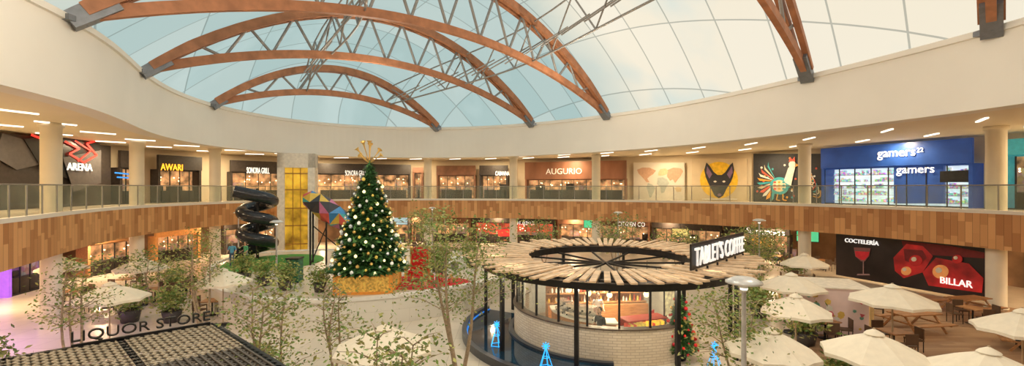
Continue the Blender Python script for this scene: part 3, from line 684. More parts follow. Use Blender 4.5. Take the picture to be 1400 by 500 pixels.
mb=arcband(RK-.3,RK+.05,1.28,1.33,a0,a1,60); mb.obj('wall_cap',M('dark_cap',(.12,.09,.07),.4),parent=pav)
for k in range(9):
    b0=a0+(a1-a0)*k/9; b1=a0+(a1-a0)*(k+1)/9; mb=MB(); p=Vector((3.98*math.cos(b0),3.98*math.sin(b0),2.16)); q=Vector((3.98*math.cos(b1),3.98*math.sin(b1),2.16)); mb.beam(p,q,.015,1.66); mb.obj('window_pane',glassk,parent=pav)
for k in range(10):
    b=a0+(a1-a0)*k/9; mb=MB(); mb.box((3.98*math.cos(b),3.98*math.sin(b),2.16),(.07,.07,1.68),b); mb.obj('window_mullion',black,parent=pav)
mb=arcband(0.01,3.85,0.0,.04,0,R2,48); mb.obj('kiosk_floor',M('kiosk_floor',(.50,.33,.22),.3,var=.3,scale=2),parent=pav)
mb=MB(); mb.lathe([(3.78,1.33),(3.78,ZR)],(0,0,0),12,0,True,math.radians(150),math.radians(196)); mb.obj('inner_brick_panel',white,parent=pav)
def pworld(r,a,z=0): a=math.radians(a); return (PC[0]+r*math.cos(a),PC[1]+r*math.sin(a),z)
# pool
th=E('reflecting_pool','dark curved reflecting pool with blue lit rim around pavilion','pool',PC)
mb=arcband(4.35,6.2,0.0,.12,math.radians(150),math.radians(262),50); mb.obj('water',M('pool_water',(.01,.04,.08),.05,var=.4,scale=2,bump=.1),parent=th)
mb=arcband(6.2,6.4,0,.3,math.radians(150),math.radians(262),50); arcband(4.15,4.35,0,.2,math.radians(150),math.radians(262),50,0,mb); mb.obj('pool_rim',M('pool_rim',(.05,.06,.08),.3),parent=th)
mb=arcband(6.14,6.2,.12,.15,math.radians(150),math.radians(262),50); mb.obj('light_strip',bluee,parent=th)
def star(loc,h,label='blue glowing wire star tree sculpture'):
    th=E('light_star',label,'light sculpture',loc,group='blue light sculptures'); mb=MB()
    for k in range(5):
        a=k*R2/5; mb.tube([(0,0,h*.85),(h*.28*math.cos(a),h*.28*math.sin(a),0)],.014,5); mb.tube([(h*.28*math.cos(a),h*.28*math.sin(a),.02),(h*.28*math.cos(a+R2/5),h*.28*math.sin(a+R2/5),.02)],.012,5); mb.tube([(h*.15*math.cos(a),h*.15*math.sin(a),h*.42),(h*.15*math.cos(a+R2/5),h*.15*math.sin(a+R2/5),h*.42)],.012,5)
    mb.obj('cone_frame',cyane,parent=th); mb=MB()
    for k in range(4): 
        a=k*math.pi/4; mb.beam((-.14*math.cos(a),0,h*.88-.14*math.sin(a)),(.14*math.cos(a),0,h*.88+.14*math.sin(a)),.03,.03)
    mb.obj('star_top',cyane,parent=th)
star(pworld(5.3,205,.12),.95); star(pworld(5.4,236,.12),.85); star((7.15,16.0,0),.95)
# kiosk interior
cm=M('counter_marble',(.82,.78,.70),.3,var=.08,scale=3)
th=E('coffee_counter','curved pale coffee bar counter with wood front','counter',PC)
mb=arcband(2.35,2.42,.04,1.0,math.radians(175),math.radians(268),24); mb.obj('counter_front',wood,parent=th)
mb=arcband(1.75,2.5,1.0,1.06,math.radians(173),math.radians(270),24); mb.obj('counter_top',cm,parent=th)
p=(PC[0]-.2,PC[1]+1.5,.04); th=E('back_bar_shelf','wooden back bar shelving with bottles and cups','shelf unit',p,.1)
mb=MB(); mb.bb((-2.4,-.02,0),(2.4,.1,2.3)); 
for z in(.9,1.35,1.8,2.25): mb.bb((-2.4,-.4,z),(2.4,0,z+.04))
mb.bb((-2.4,-.6,0),(2.4,-.02,.86)); mb.obj('shelf_body',wood,parent=th)
mb=MB()
for z in(.94,1.39,1.84):
    x=-2.3
    while x<2.3:
        r=random.uniform(.035,.06);hh=random.uniform(.14,.32); mb.tube([(x,-.2,z),(x,-.2,z+hh*.6),(x,-.2,z+hh)],[r,r,r*.45],8,random.randrange(4)); x+=random.uniform(.12,.22)
mb.obj('bottles_and_jars',[M('jar_w',(.8,.8,.75),.3),M('jar_b',(.25,.12,.05),.2),M('jar_y',(.8,.5,.1),.3,em=.2),M('jar_r',(.6,.08,.05),.3)],parent=th,kind='stuff')
for z in(2.22,1.77): mb=MB(); mb.bb((-2.3,-.38,z-.02),(2.3,-.34,z+.02)); mb.obj('led_strip',warme,parent=th)
ep=None
for k,a in enumerate((200,222,238)):
    p=pworld(2.12,a,1.06)
    if ep is None:
        ep=E('espresso_machine','chrome espresso machine on the coffee counter','espresso machine',p,math.radians(a+90),'coffee machines'); mb=MB(); mb.bb((-.35,-.22,.06),(.35,.22,.16)); mb.bb((-.35,0,.16),(.35,.22,.42)); mb.bb((-.35,-.2,.36),(.35,.22,.5)); mb.obj('machine_body',M('chrome',(.7,.7,.7),.2,metal=.9),parent=ep)
        for x in(-.17,.17): mb=MB(); mb.tube([(x,-.12,.28),(x,-.12,.36)],.045,8); mb.tube([(x,-.12,.3),(x,-.34,.27)],.018,6); mb.obj('portafilter',black,parent=ep)
        for x in(-.3,.3):
            for y in(-.18,.18): mb=MB(); mb.tube([(x,y,0),(x,y,.06)],.03,6); mb.obj('foot',black,parent=ep)
        epk=kids(ep)
    else: dup(ep,p,math.radians(a+90),ks=epk)
p=pworld(2.6,292,.04); th=E('pastry_display','glass pastry display case with colourful lit packets','display case',p,math.radians(18)); mb=MB(); mb.bb((-.9,-.35,0),(.9,.35,.55)); mb.bb((-.9,-.35,1.2),(.9,.35,1.25)); mb.bb((-.9,.3,.55),(.9,.35,1.2)); mb.obj('case_body',M('display_red',(.5,.05,.03),.4),parent=th)
mb=MB(); mb.bb((-.88,-.34,.55),(.88,-.33,1.2)); mb.obj('case_glass',glassk,parent=th)
mb=MB()
for z in(.56,.88):
    mb.bb((-.88,-.3,z),(.88,.3,z+.02),0)
    for x in np.arange(-.8,.8,.14): mb.bb((x,-.2,z+.02),(x+.1,.1,z+.02+random.uniform(.1,.2)),random.randrange(1,4))
mb.obj('pastries',[white,orange,M('pk_y',(.9,.7,.1),.4,em=.4),M('pk_r',(.8,.1,.05),.4,em=.3)],parent=th,kind='stuff')
p=pworld(3.0,318,.04); th=E('menu_board_arch','curved lit menu board beside the counter','menu board',p,math.radians(40))
for x in(-.46,.46): mb=MB(); mb.bb((x-.04,-.05,0),(x+.04,.05,2.3)); mb.obj('board_post',black,parent=th)
mb=MB(); mb.bb((-.55,-.07,1.3),(.55,-.055,2.4)); mb.obj('panel',M('menu_panel',(.8,.6,.35),.5,em=.4,var=.5,scale=6),parent=th)
pl=None
for a,r in((190,2.2),(215,2.2),(240,2.2),(262,2.2),(90,1.2),(300,2.4),(330,2.2),(140,2.4),(20,2.2)):
    p=pworld(r,a,ZR-.9)
    if pl is None:
        pl=E('pendant_lamp','small warm globe pendant lamp in the pavilion','pendant lamp',p,0,'pavilion pendants'); mb=MB(); mb.ball((0,0,0),.12,12); mb.obj('lamp_globe',warme,parent=pl)
        mb=MB(); mb.tube([(0,0,.1),(0,0,.9)],.012,5); mb.lathe([(.01,.18),(.07,.12),(.07,.08)],(0,0,0),10); mb.obj('cord',black,parent=pl); plk=kids(pl)
    else: dup(pl,p,0,ks=plk)
mb=MB(); 
for k in range(6):
    a=k*math.pi/6; mb.beam((-3.6*math.cos(a),-3.6*math.sin(a),ZR+.02),(3.6*math.cos(a),3.6*math.sin(a),ZR+.02),.06,.08)
mb.obj('lamp_support_beams',black,parent=pav)
# sign on pavilion
p0=Vector((6.35,15.8,ZR+.4)); p1=Vector((10.2,19.9,ZR+.4)); d=(p1-p0); th=E('pavilion_sign','white raised capital letters on black sign beam','sign',(p0+p1)/2,math.atan2(d.y,d.x))
L=d.length; mb=MB(); mb.bb((-L/2-.1,.06,.1),(L/2+.1,.12,1.02)); mb.obj('sign_board',black,parent=th)
for x in np.linspace(-L/2+.2,L/2-.2,6): mb=MB(); mb.bb((x-.03,-.03,0),(x+.03,.03,.12)); mb.obj('sign_bracket',black,parent=th)
text("TABLET'S COFFEE",th,(0,.0,.56),L*.97,.68,M('sign_letters',(.98,.97,.93),.5,em=.55,var=.01),depth=.03)
xmas((6.25,16.9,0),2.3,.62,.35,2600,70,'small bushy christmas tree with red and gold baubles',[M('red_ball',(.75,.03,.03),.2,em=.15),gold,M('red_ball2',(.55,.02,.03),.25)],.06,False,'red tree baubles')
th=E('tree_pot','dark round pot under the small christmas tree','pot',(6.25,16.9,0)); mb=MB(); mb.lathe([(.01,0),(.22,0),(.3,.4),(.26,.4),(.25,.33),(.01,.33)],(0,0,0),18); mb.obj('pot_body',black,parent=th)
# ---------------------------------------------------------------- furniture
def chair_proto(m1,m2,label,loc,rz,grp):
    th=E('dining_chair',label,'chair',loc,rz,grp); mb=MB(); mb.bb((-.22,-.22,.42),(.22,.22,.47)); mb.obj('seat',m1,parent=th)
    mb=MB(); mb.bb((-.22,.18,.5),(.22,.22,.9)); mb.obj('backrest',m1,parent=th)
    for x in(-.2,.2):
        for y in(-.2,.2): mb=MB(); mb.tube([(x,y,0),(x,y,.43 if y<0 else .85)],.018,6); mb.obj('leg',m2,parent=th)
    return th,kids(th)
def table_proto(m1,label,loc,grp):
    th=E('cafe_table',label,'table',loc,0,grp); mb=MB(); mb.bb((-.42,-.42,.71),(.42,.42,.75)); mb.obj('table_top',m1,parent=th)
    mb=MB(); mb.tube([(0,0,.03),(0,0,.71)],.035,8); mb.lathe([(.01,.04),(.26,.02),(.27,0)],(0,0,0),14); mb.obj('pedestal',black,parent=th); return th,kids(th)
CP=TPp=None
def dining(x,y,nch=4,rot=0,z=0):
    global CP,TPp
    for c in colpos:
        d=math.hypot(c.x-x,c.y-y)
        if d<1.9: x,y=c.x+(x-c.x)/d*1.9,c.y+(y-c.y)/d*1.9
    if TPp is None: TPp=table_proto(wood,'square wood cafe table on a black pedestal',(x,y,z),'cafe tables'); TPp[0].rotation_euler=(0,0,rot)
    else: dup(TPp[0],(x,y,z),rot,ks=TPp[1])
    for k in range(nch):
        a=rot+k*2*math.pi/nch; loc=(x+.72*math.sin(a),y+.72*math.cos(a),z)
        if CP is None: CP=chair_proto(M('chair_dark',(.13,.075,.045),.5),black,'dark cafe chair with black metal legs',loc,-a,'cafe chairs')
        else: dup(CP[0],loc,-a,ks=CP[1])
for px,py,n,r in((212,412,4,.3),(244,401,4,.5),(172,397,2,.1),(148,420,4,.4),(908,352,2,.2),(945,345,4,.1),(985,352,4,.3),(1025,358,4,.5),(1066,362,4,.2),(870,346,4,0),(1005,370,4,.6),(820,343,4,.1),(780,340,4,.3),(735,340,4,0),(690,338,4,.2),(575,340,4,.1),(1125,368,4,.2),(950,368,4,.1),(290,430,4,.2),(100,415,4,.2),(1090,392,4,.4)):
    g=G(px,py); dining(g[0],g[1],n,r)
for px,py,n,r in((1128,462,4,.3),(1175,430,4,.6),(1330,442,4,.2),(1222,478,4,.1)):
    g=G(px,py,.05); dining(g[0],g[1],n,r,.05)
RPc=None
for a,r in((300,3.4),(314,1.9),(335,3.1),(352,2.2)):
    p=pworld(r,a,.04)
    if RPc is None: RPc=chair_proto(red,black,'red padded chair inside the coffee pavilion',p,.6,'red pavilion chairs')
    else: dup(RPc[0],p,random.random()*3,ks=RPc[1])
def picnic(loc,rz,label):
    th=E('picnic_table',label,'table',loc,rz,'picnic tables'); mb=MB()
    for k in range(5): mb.bb((-1,-.4+k*.165,.72),(1,-.26+k*.165,.77))
    mb.obj('table_top',wood,parent=th,kind='stuff')
    for s in(-1,1):
        mb=MB(); mb.bb((-1,s*.86-.15,.42),(1,s*.86+.15,.46)); mb.obj('bench',wood,parent=th)
    for x in(-.75,.75):
        mb=MB(); mb.beam((x,-.75,.02),(x,-.2,.72),.07,.07); mb.beam((x,.75,.02),(x,.2,.72),.07,.07); mb.beam((x,-.95,.39),(x,.95,.39),.06,.06); mb.obj('trestle_leg',wood,parent=th)
g=G(1250,452); picnic((g[0],g[1],.05),.15,'wooden picnic table with attached benches on the deck'); g=G(1302,427); picnic((g[0]+.6,g[1]-.2,.05),.2,'wooden picnic table beside cream umbrella')
g=G(1392,480); picnic((g[0]+.6,g[1],.05),.9,'wooden picnic table with a seated person')
# umbrellas
UP=None
def umbrella(px,py,w,rz=0,h=2.6,z0=0,label=None):
    global UP
    d=F*(EYE-h-z0)/(py-HZ); p=((px-700)/F*d,d,z0); s=w/2.6
    if UP is None:
        UP=E('patio_umbrella','cream canvas patio umbrella, open, on a thin pole','umbrella',p,rz,'cream patio umbrellas')
        mb=MB(); n=8; e=[]
        for k in range(n):
            a=k*R2/n+math.pi/8; r=1.36; e.append(Vector((r*math.cos(a),r*math.sin(a),2.02)))
        top=Vector((0,0,2.6))
        for k in range(n):
            A_,B_=e[k],e[(k+1)%n]; m=(A_+B_)/2; m.z=2.045; m.x*=.985;m.y*=.985
            q=(top+A_)/2;q.z+=.03; r_=(top+B_)/2;r_.z+=.03
            mb.add([top,q,(top+m)/2+Vector((0,0,.005)),r_,A_,m,B_],[(0,1,2),(0,2,3),(1,4,5,2),(2,5,6,3)])
            mb.add([A_,B_,B_-Vector((0,0,.1)),A_-Vector((0,0,.1)),m,m-Vector((0,0,.09))],[(0,4,5,3),(4,1,2,5)])
        mb.lathe([(.01,2.68),(.22,2.58),(.26,2.54)],(0,0,0),8); mb.obj('canopy',canvas,parent=UP)
        mb=MB(); mb.tube([(0,0,.08),(0,0,2.7)],.03,8)
        for k in range(n): mb.tube([(0,0,1.85),tuple(e[k]*.5+Vector((0,0,1.2)))],.01,4)
        mb.obj('pole',M('pole_wood',(.5,.38,.25),.5),parent=UP); mb=MB(); mb.lathe([(.01,.12),(.08,.12),(.3,.08),(.32,0)],(0,0,0),18); mb.obj('base',black,parent=UP); umbrella.k=kids(UP); UP.scale=(s,s,1)
    else: dup(UP,p,rz,ks=umbrella.k,scale=(s,s,1))
for u in ((193,352,2.4,.1),(150,387,2.5,.3),(305,368,2.3,.2),(1100,347,2.4,.1),(1082,374,2.6,.4),(1088,403,2.2,.2),(1220,390,2.8,.1),(1195,453,2.35,.3),(1055,450,2.2,.5),(1352,478,2.3,.1),(1398,424,2.3,.2),(525,446,2.6,.2),(85,352,2.1,.3)):
    umbrella(*u)
# lamp posts
LP=None
for px,py in((378,301),(326,289),(845,289),(1038,299),(1017,379),(591,283)):
    h=4.5; d=F*(EYE-h)/(py-HZ); p=((px-700)/F*d,d,0)
    if LP is None:
        LP=E('lamp_post','slim silver lamp post with flat disc head','lamp post',p,0,'silver lamp posts'); mb=MB(); mb.tube([(0,0,0),(0,0,1),(0,0,4.2)],[.07,.06,.045],10); mb.lathe([(.01,.05),(.16,.04),(.16,0)],(0,0,0),14); mb.obj('pole',M('lamp_silver',(.6,.6,.6),.3,metal=.5),parent=LP)
        mb=MB(); mb.lathe([(.01,4.52),(.2,4.5),(.36,4.42),(.36,4.38),(.1,4.36),(.05,4.2)],(0,0,0),28); mb.obj('lamp_head',M('lamp_silver2',(.65,.65,.64),.35,metal=.4),parent=LP)
        mb=MB(); mb.lathe([(.09,4.37),(.07,4.24),(.01,4.22)],(0,0,0),14); mb.obj('lamp_lens',whitee,parent=LP); LPk=kids(LP)
    else: dup(LP,p,0,ks=LPk)
# ---------------------------------------------------------------- planting trees
def tree(loc,h,r,nl,stems=3,label='slender multi-stem tree with airy green foliage',ls=.115,cb=.45):
    th=E('slender_tree',label,'tree',loc,0); tr=MB(); fo=MB(); tips=[]
    for s in range(stems):
        a=s*R2/stems+random.random(); top=Vector((math.cos(a)*r*.45,math.sin(a)*r*.45,h*random.uniform(.82,.95))); b=Vector((math.cos(a)*.08,math.sin(a)*.08,0))
        P=[b+(top-b)*t+Vector((math.sin(t*5+s)*.08,math.cos(t*4+s)*.08,0)) for t in [i/8 for i in range(9)]]
        tr.tube(P,[.05*(1-.85*i/8)*h/4+.006 for i in range(9)],7)
        for j in range(3,9):
            if j/8<cb-.05: continue
            for q in range(3):
                aa=random.random()*R2; l=r*random.uniform(.45,.95)*(1.1-.5*abs(j/8-.6)); e=P[j]+Vector((math.cos(aa)*l,math.sin(aa)*l,random.uniform(.15,.6)*l)); e.z=min(e.z,h)
                m=(P[j]+e)/2+Vector((0,0,.1*l)); tr.tube([P[j],m,e],[.016,.01,.004],5); tips+= [e,m]
    per=max(4,nl//len(tips))
    for t_ in tips: fo.leaves(t_,per,(r*.17,r*.17,r*.13),ls)
    tr.obj('trunk',bark,parent=th); fo.obj('foliage',[leaf1,leaf2],parent=th); return th
tree((-1.75,14.6,0),5.75,1.75,3600,3,'tall slender tree with bare lower stems and airy crown',cb=.5)
tree((-13.7,20,0),4.4,1.15,1600)
tree((-6.7,12.4,0),3.9,1.3,1900,cb=.4)
tree((-2.3,9.0,0),3.7,1.05,1500,cb=.3)
tree((-14.8,15.2,0),3.9,1.0,1200)
tree((6.4,12.8,0),3.4,1.3,2200,cb=.3)
tree((-6.2,15.6,0),3.4,.8,800,cb=.4)
tree((7.5,33.0,0),4.2,1.6,1200,ls=.18); tree((14.5,27.5,0),3.6,1.6,1500,ls=.16); tree((17,31.0,0),3.6,1.5,1200,ls=.18)
tree((-6.8,35.6,TH),3.2,1.3,900,ls=.18); tree((2.5,36.5,0),3.6,1.5,900,ls=.18)
tree((11.5,31,0),3.4,1.5,1000,ls=.18); tree((-19.2,24.2,0),3.0,1.1,900,ls=.15)
SP=None
def shrub(loc,s=1,label='round leafy green shrub in a dark pot'):
    global SP
    if SP is None:
        SP=E('potted_shrub',label,'potted plant',loc,0,'potted shrubs'); mb=MB(); mb.lathe([(.01,0),(.26,0),(.36,.45),(.31,.45),(.3,.38),(.01,.38)],(0,0,0),18); mb.obj('pot',M('pot_dark',(.07,.06,.06),.5),parent=SP)
        mb=MB(); mb.leaves((0,0,.85),700,(.28,.28,.25),.16); mb.tube([(0,0,.35),(0,0,.9)],.03,6,2); mb.obj('foliage',[leaf1,leaf2,bark],parent=SP); shrub.k=kids(SP); SP.scale=(s,s,s)
    else: dup(SP,loc,random.random()*6,scale=s,ks=shrub.k)
for l,s in(((-4.3,26.6,TH),1.3),((-2.6,29.3,TH),1.2),((-11.3,22.6,TH),1.0),((-12.9,23.6,TH),1.0),((-14.6,24.7,TH),1.1),((-9.4,22.2,TH),.9),((-18.2,21.6,0),1.3),((-16.2,21.6,0),1.2),((-20.3,27.2,0),1.2),((-17.1,14.6,0),1.2),((11.9,18.4,0),1.2),((12.2,22.4,0),1.2),((8.4,12.6,.05),1.2),((4.6,11.6,0),1.1),((13.5,24.9,0),1.1),((10.2,13.6,.05),1.2),((19,30.6,0),1.1),((-8.1,14.0,0),1.2)):
    shrub(l,s)
# ---------------------------------------------------------------- booth on deck
p=(14.1,20.6,.05); th=E('market_booth','pastel illustrated market booth with timber plank edges','booth',p,-.28)
pk=M('booth_pink',(.86,.66,.60),.6,var=.1,scale=1,em=.05); wd=M('booth_wood',(.80,.54,.22),.5,var=.2,em=.1)
mb=MB(); mb.bb((-1.4,-1.1,0),(1.4,1.1,2.0)); mb.obj('booth_body',pk,parent=th)
mb=MB(); mb.bb((-1.5,-1.2,2.0),(1.5,1.2,2.05)); mb.obj('roof_panel',M('booth_roof',(.85,.78,.66),.6),parent=th)
for k in range(4):
    x,y=((-1.42,-1.12),(1.42,-1.12),(1.42,1.12),(-1.42,1.12))[k]; mb=MB(); mb.bb((x-.07,y-.07,0),(x+.07,y+.07,2)); mb.obj('timber_post',wd,parent=th)
for k in range(7): mb=MB(); mb.bb((1.41,-1.0+k*.29,.05),(1.47,-.78+k*.29,1.95)); mb.obj('timber_board',wd,parent=th)
mb=MB()
for k in range(22):
    z=random.uniform(.3,1.8);r=random.uniform(.05,.16); n=random.choice((3,5,6,12)); a0_=random.random(); x=random.uniform(-1.2,1.2)
    mb.add([(x+r*math.cos(a0_+i*R2/n),-1.105-.001*k,z+r*math.sin(a0_+i*R2/n)) for i in range(n)],[tuple(range(n))],random.randrange(4))
    y=random.uniform(-.9,.9); mb.add([(-1.405-.001*k,y+r*math.cos(a0_+i*R2/n),z+r*math.sin(a0_+i*R2/n)) for i in range(n)],[tuple(range(n))],random.randrange(4))
mb.obj('illustrations',[M('il_g',(.2,.5,.4),.6),M('il_r',(.75,.15,.2),.6),M('il_w',(.9,.88,.8),.6),M('il_y',(.85,.6,.15),.6)],parent=th,kind='stuff')
# ---------------------------------------------------------------- pergola kiosk (black lattice roof)
ZP=2.7
Aq=Vector((-10.7,9.5,ZP));Bq=Vector((-7.9,12.0,ZP));Cq=Vector((-3.7,8.3,ZP)); Dq=Aq+(Cq-Bq)
th=E('lattice_pergola','black metal lattice roofed drinks kiosk','pergola',(0,0,0))
mb=MB()
for p,q in((Aq,Bq),(Bq,Cq),(Cq,Dq),(Dq,Aq),((Aq+Bq)/2,(Cq+Dq)/2)): mb.beam(p,q,.14,.22)
for k in range(1,7):
    t=k/7; mb.beam(Bq+(Cq-Bq)*t,Aq+(Dq-Aq)*t,.08,.16)
mb.obj('frame_beams',black,parent=th)
mb=MB(); e1=(Bq-Aq);e2=(Cq-Bq); up=Vector((0,0,.1))
nA=14;nB=24
for i in range(nB):
    for j in range(nA):
        a=Aq+e2*(i/nB)+e1*(j/nA)+up; du=e1/nA; dv=e2/nB
        half=i<nB*.45; c1=a+du*.5;c2=a+du+dv*.5;c3=a+du*.5+dv;c4=a+dv*.5
        for P_,Q_ in((c1,c2),(c2,c3),(c3,c4),(c4,c1)): mb.beam(P_,Q_,.05,.02,0 if half else 1)
for j in range(nA*2):
    a=Aq+e1*(j/(nA*2))+up*1.3+e2*.46; mb.beam(a,a+e2*.54,.035,.03,1)
mb.obj('lattice_panels',[M('lattice_beige',(.45,.38,.28),.6),M('lattice_dark',(.11,.095,.08),.5)],parent=th,kind='stuff')
for q in(Aq,Bq,Cq,Dq):
    mb=MB(); mb.bb((q.x-.07,q.y-.07,0),(q.x+.07,q.y+.07,ZP)); mb.obj('post',black,parent=th)
d=Bq-Aq; s0=Aq+d*.28; s1=Bq-d*.02
sg=E('kiosk_sign','black standing letters along the pergola edge','sign',(s0+s1)/2+Vector((0,0,.11)),math.atan2(d.y,d.x)); L=(s1-s0).length
mb=MB(); mb.bb((-L/2,-.03,0),(L/2,.03,.05)); mb.obj('sign_rail',black,parent=sg); text('LIQUOR STORE',sg,(0,0,.2),L,.28,blackl,depth=.05)
# ---------------------------------------------------------------- people
def person(loc,rz,label,shirt,pants,pose='stand',s=1.0,hairlong=False,group=None):
    if pose=='stand':
        J=dict(pel=(0,0,.93),ch=(0,.01,1.22),nk=(0,.01,1.43),hb=(0,-.01,1.5),sl=(.17,0,1.39),sr=(-.17,0,1.39),el=(.23,.0,1.12),er=(-.23,0,1.12),wl=(.22,-.2,.98),wr=(-.22,-.22,1.02),
               hl=(.09,0,.88),hr=(-.09,0,.88),kl=(.1,-.02,.48),kr=(-.1,.0,.48),al=(.1,.02,.09),ar=(-.11,.04,.09),tl=(.11,-.14,.04),tr=(-.12,-.12,.04))
    else:
        J=dict(pel=(0,.05,.53),ch=(0,.03,.82),nk=(0,-.01,1.03),hb=(0,-.03,1.1),sl=(.17,0,.99),sr=(-.17,0,.99),el=(.22,-.16,.80),er=(-.22,-.16,.80),wl=(.12,-.38,.80),wr=(-.12,-.38,.80),
               hl=(.09,.02,.51),hr=(-.09,.02,.51),kl=(.11,-.4,.5),kr=(-.11,-.4,.5),al=(.11,-.38,.09),ar=(-.11,-.42,.09),tl=(.11,-.55,.04),tr=(-.11,-.58,.04))
    names=list(J); rad=dict(pel=.135,ch=.14,nk=.06,hb=.055,sl=.065,sr=.065,el=.043,er=.043,wl=.028,wr=.028,hl=.09,hr=.09,kl=.058,kr=.058,al=.04,ar=.04,tl=.035,tr=.035)
    ed=[('pel','ch',0),('ch','nk',0),('nk','hb',2),('ch','sl',0),('ch','sr',0),('sl','el',0),('sr','er',0),('el','wl',2),('er','wr',2),('pel','hl',1),('pel','hr',1),('hl','kl',1),('hr','kr',1),('kl','al',1),('kr','ar',1),('al','tl',3),('ar','tr',3)]
    me=bpy.data.meshes.new('sk'); me.from_pydata([J[n] for n in names],[(names.index(a),names.index(b)) for a,b,_ in ed],[])
    o=bpy.data.objects.new('sk',me); COL.objects.link(o); md=o.modifiers.new('s','SKIN')
    for i,n in enumerate(names):
        sv=me.skin_vertices[0].data[i]; sv.radius=(rad[n],rad[n]*(.75 if n in('pel','ch') else 1)); sv.use_root=(n=='pel')
    sb=o.modifiers.new('u','SUBSURF'); sb.levels=2; sb.render_levels=2; bpy.context.view_layer.update()
    ev=bpy.data.meshes.new_from_object(o.evaluated_get(bpy.context.evaluated_depsgraph_get())); bpy.data.objects.remove(o)
    mb=MB(); V=[v.co.copy() for v in ev.vertices]
    for p in ev.polygons:
        c=p.center; best=9;bm=0
        for a,b,m in ed:
            A_=Vector(J[a]);B_=Vector(J[b]);t=max(0,min(1,(c-A_).dot(B_-A_)/(B_-A_).length_squared)); dd=(c-A_-(B_-A_)*t).length
            if dd<best: best=dd;bm=m
        mb.f.append(tuple(p.vertices)); mb.m.append(bm); mb.s.append(True)
    mb.v=[tuple(v) for v in V]
    hb=Vector(J['hb']); hc=hb+Vector((0,-.015,.11)); mb.ball(hc,(.075,.09,.115),16,2); mb.ball(hc+Vector((0,-.092,-.01)),(.012,.018,.02),6,2)
    for x in(-.076,.076): mb.ball(hc+Vector((x,0,-.005)),(.012,.02,.03),6,2)
    for x in(-.028,.028): mb.ball(hc+Vector((x,-.08,.015)),(.012,.008,.008),6,3)
    mb.ball(hc+Vector((0,-.078,-.052)),(.024,.008,.006),6,4)
    for sd,e,w in((1,'el','wl'),(-1,'er','wr')):
        w_=Vector(J[w]);d=(w_-Vector(J[e])).normalized(); side=d.cross(Vector((0,0,1))).normalized(); mb.tube([w_,w_+d*.04,w_+d*.09],[.026,.038,.034],8,2)
        for k in range(4):
            b=w_+d*.085+side*(k-1.5)*.018; l=(.06,.07,.065,.05)[k]; mb.tube([b,b+d*l*.5,b+d*l*.85+Vector((0,0,-.025))],[.009,.009,.006],5,2)
        b=w_+d*.03+side*sd*-.03; mb.tube([b,b+d*.03-side*sd*.03,b+d*.055-side*sd*.03+Vector((0,0,-.01))],[.01,.01,.007],5,2)
    th=mb.obj('person',[M('cl_'+shirt[0],shirt[1],.8),M('cl_'+pants[0],pants[1],.8),skin,M('shoe_dark',(.03,.03,.03),.5),M('lips',(.4,.12,.1),.5)],loc=loc,rz=rz,label=label,cat='person',group=group); th.scale=(s,)*3
    hm=MB(); hm.ball(hc+Vector((0,.022,.025)),(.085,.09,.108),14)
    if hairlong: hm.ball(hc+Vector((0,.06,-.08)),(.075,.05,.14),10)
    hm.obj('hair',hairm,parent=th)
    return th
BK=('black',(.02,.02,.02)); JN=('jeans',(.06,.10,.2)); WH=('white',(.75,.73,.7)); BL=('blue',(.1,.35,.55)); GN=('green',(.1,.4,.2)); GY=('grey',(.25,.25,.26)); RD=('rust',(.5,.12,.06))
person((3.35,17.25,.04),-.9,'barista in black shirt standing by the coffee counter',BK,BK,s=1.05)
person((PC[0]-.4,PC[1]-.2,.04),0.1,'barista in white shirt behind the coffee counter',WH,BK)
person((-17.9,29.0,TH+.02),.3,'adult in blue top standing on turf beside slide',BL,JN,s=.95); person((-17.2,29.3,TH+.02),-.5,'person in green top standing beside black slide',GN,GY,s=.92,hairlong=True)
g=G(212,412); person((g[0]+.72*math.sin(.3+math.pi),g[1]+.72*math.cos(.3+math.pi),0),math.pi-.3,'person in grey top sitting at a cafe table',GY,JN,'sit')
g=G(244,401); person((g[0]+.72*math.sin(.5),g[1]+.72*math.cos(.5),0),-.5,'person in black top sitting at a cafe table',BK,BK,'sit',hairlong=True)
g=G(1392,480); pp=Vector((g[0]+.6,g[1],.0)); o_=Matrix.Rotation(.9,3,'Z')@Vector((-.2,.84,0)); person((pp.x+o_.x,pp.y+o_.y,.05),.9,'person in dark top sitting at the picnic table',GY,BK,'sit')
g=G(985,352); person((g[0]+1.4,g[1]-.9,0),2.5,'person in rust top walking between cafe tables',RD,JN)
g=G(1066,362); person((g[0]+.72*math.sin(.2),g[1]+.72*math.cos(.2),0),-.2,'person in white top sitting at a food court table',WH,JN,'sit')
g=G(870,346); person((g[0],g[1]+.72,0),0,'person in blue top sitting at a food court table',BL,BK,'sit')
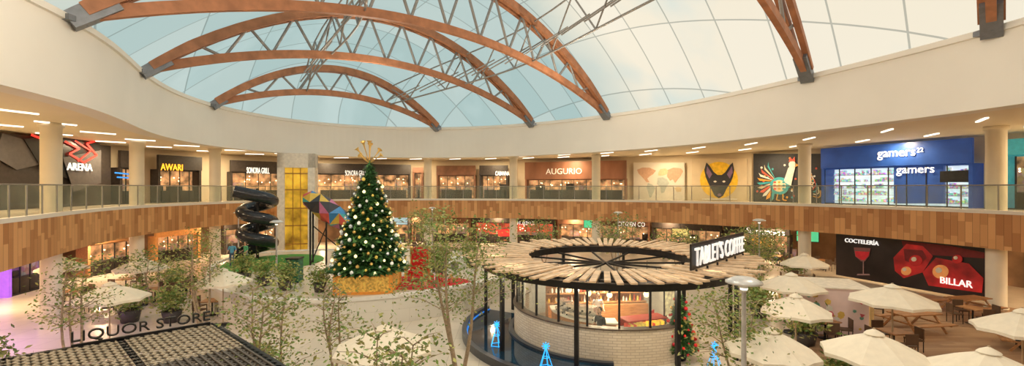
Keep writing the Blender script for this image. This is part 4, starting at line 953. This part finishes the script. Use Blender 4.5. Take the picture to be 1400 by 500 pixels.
# ---------------------------------------------------------------- lights
def area(loc,size,e,col,name='gallery_lamp'):
    l=bpy.data.lights.new(name,'AREA'); l.shape='DISK'; l.size=size; l.energy=e; l.color=col
    o=bpy.data.objects.new(name,l); COL.objects.link(o); o.location=loc
def point(loc,r,e,col,name='added_fill'):
    l=bpy.data.lights.new(name,'POINT'); l.shadow_soft_size=r; l.energy=e; l.color=col
    o=bpy.data.objects.new(name,l); COL.objects.link(o); o.location=loc
mid=offset(bandC,3.2); low=offset(bandC,4.5); A=arcs(mid); s=0
while s<A[-1]:
    i=int(np.searchsorted(A,s)-1)%N; s+=9
    if mid[i][1]>6:
        area((mid[i][0],mid[i][1],CE-.1),.35,300,(1,.78,.48)); area((low[i][0],low[i][1],BB-.05),.4,270,(1,.72,.42))
area((PC[0],PC[1],ZR-.1),1.0,260,(1,.78,.5))
for a in(190,222,250,276,300): point(pworld(5.0,a,ZR-.12),.04,45,(1,.82,.58),'brick_fill')  # fill lights added under the roof edge to brighten the brick wall
area((-17.8,13,3.1),.4,110,(.5,.25,1)); area((-20.8,17.5,3.1),.4,90,(.5,.25,1))
for l_ in((-9,11,12.3),(0,11.5,12.8),(9,11,12.3),(0,2,11.5)): point(l_,.4,620,(1,.88,.70))  # added fill, no fixtures: brightens the ring and hall from above the view
for l_ in((-9,30,12.0),(4,29,12.5)): point(l_,.05,800,(1,.88,.70))  # same added fill for the far half of the hall
w=bpy.data.worlds.new('w'); sc.world=w; w.use_nodes=True; bg=w.node_tree.nodes['Background']; sky=w.node_tree.nodes.new('ShaderNodeTexSky')
sky.sky_type='NISHITA'; sky.sun_elevation=math.radians(50); sky.sun_disc=False; w.node_tree.links.new(sky.outputs[0],bg.inputs[0]); bg.inputs[1].default_value=.15
# ---------------------------------------------------------------- camera
cam=bpy.data.cameras.new('camera'); co=bpy.data.objects.new('camera',cam); COL.objects.link(co); co.location=(0,0,EYE); co.rotation_euler=(math.pi/2,0,0)
cam.sensor_width=36; cam.lens=F/1400*36; cam.shift_y=(HZ-250)/1400; cam.clip_start=.05; cam.clip_end=300; sc.camera=co
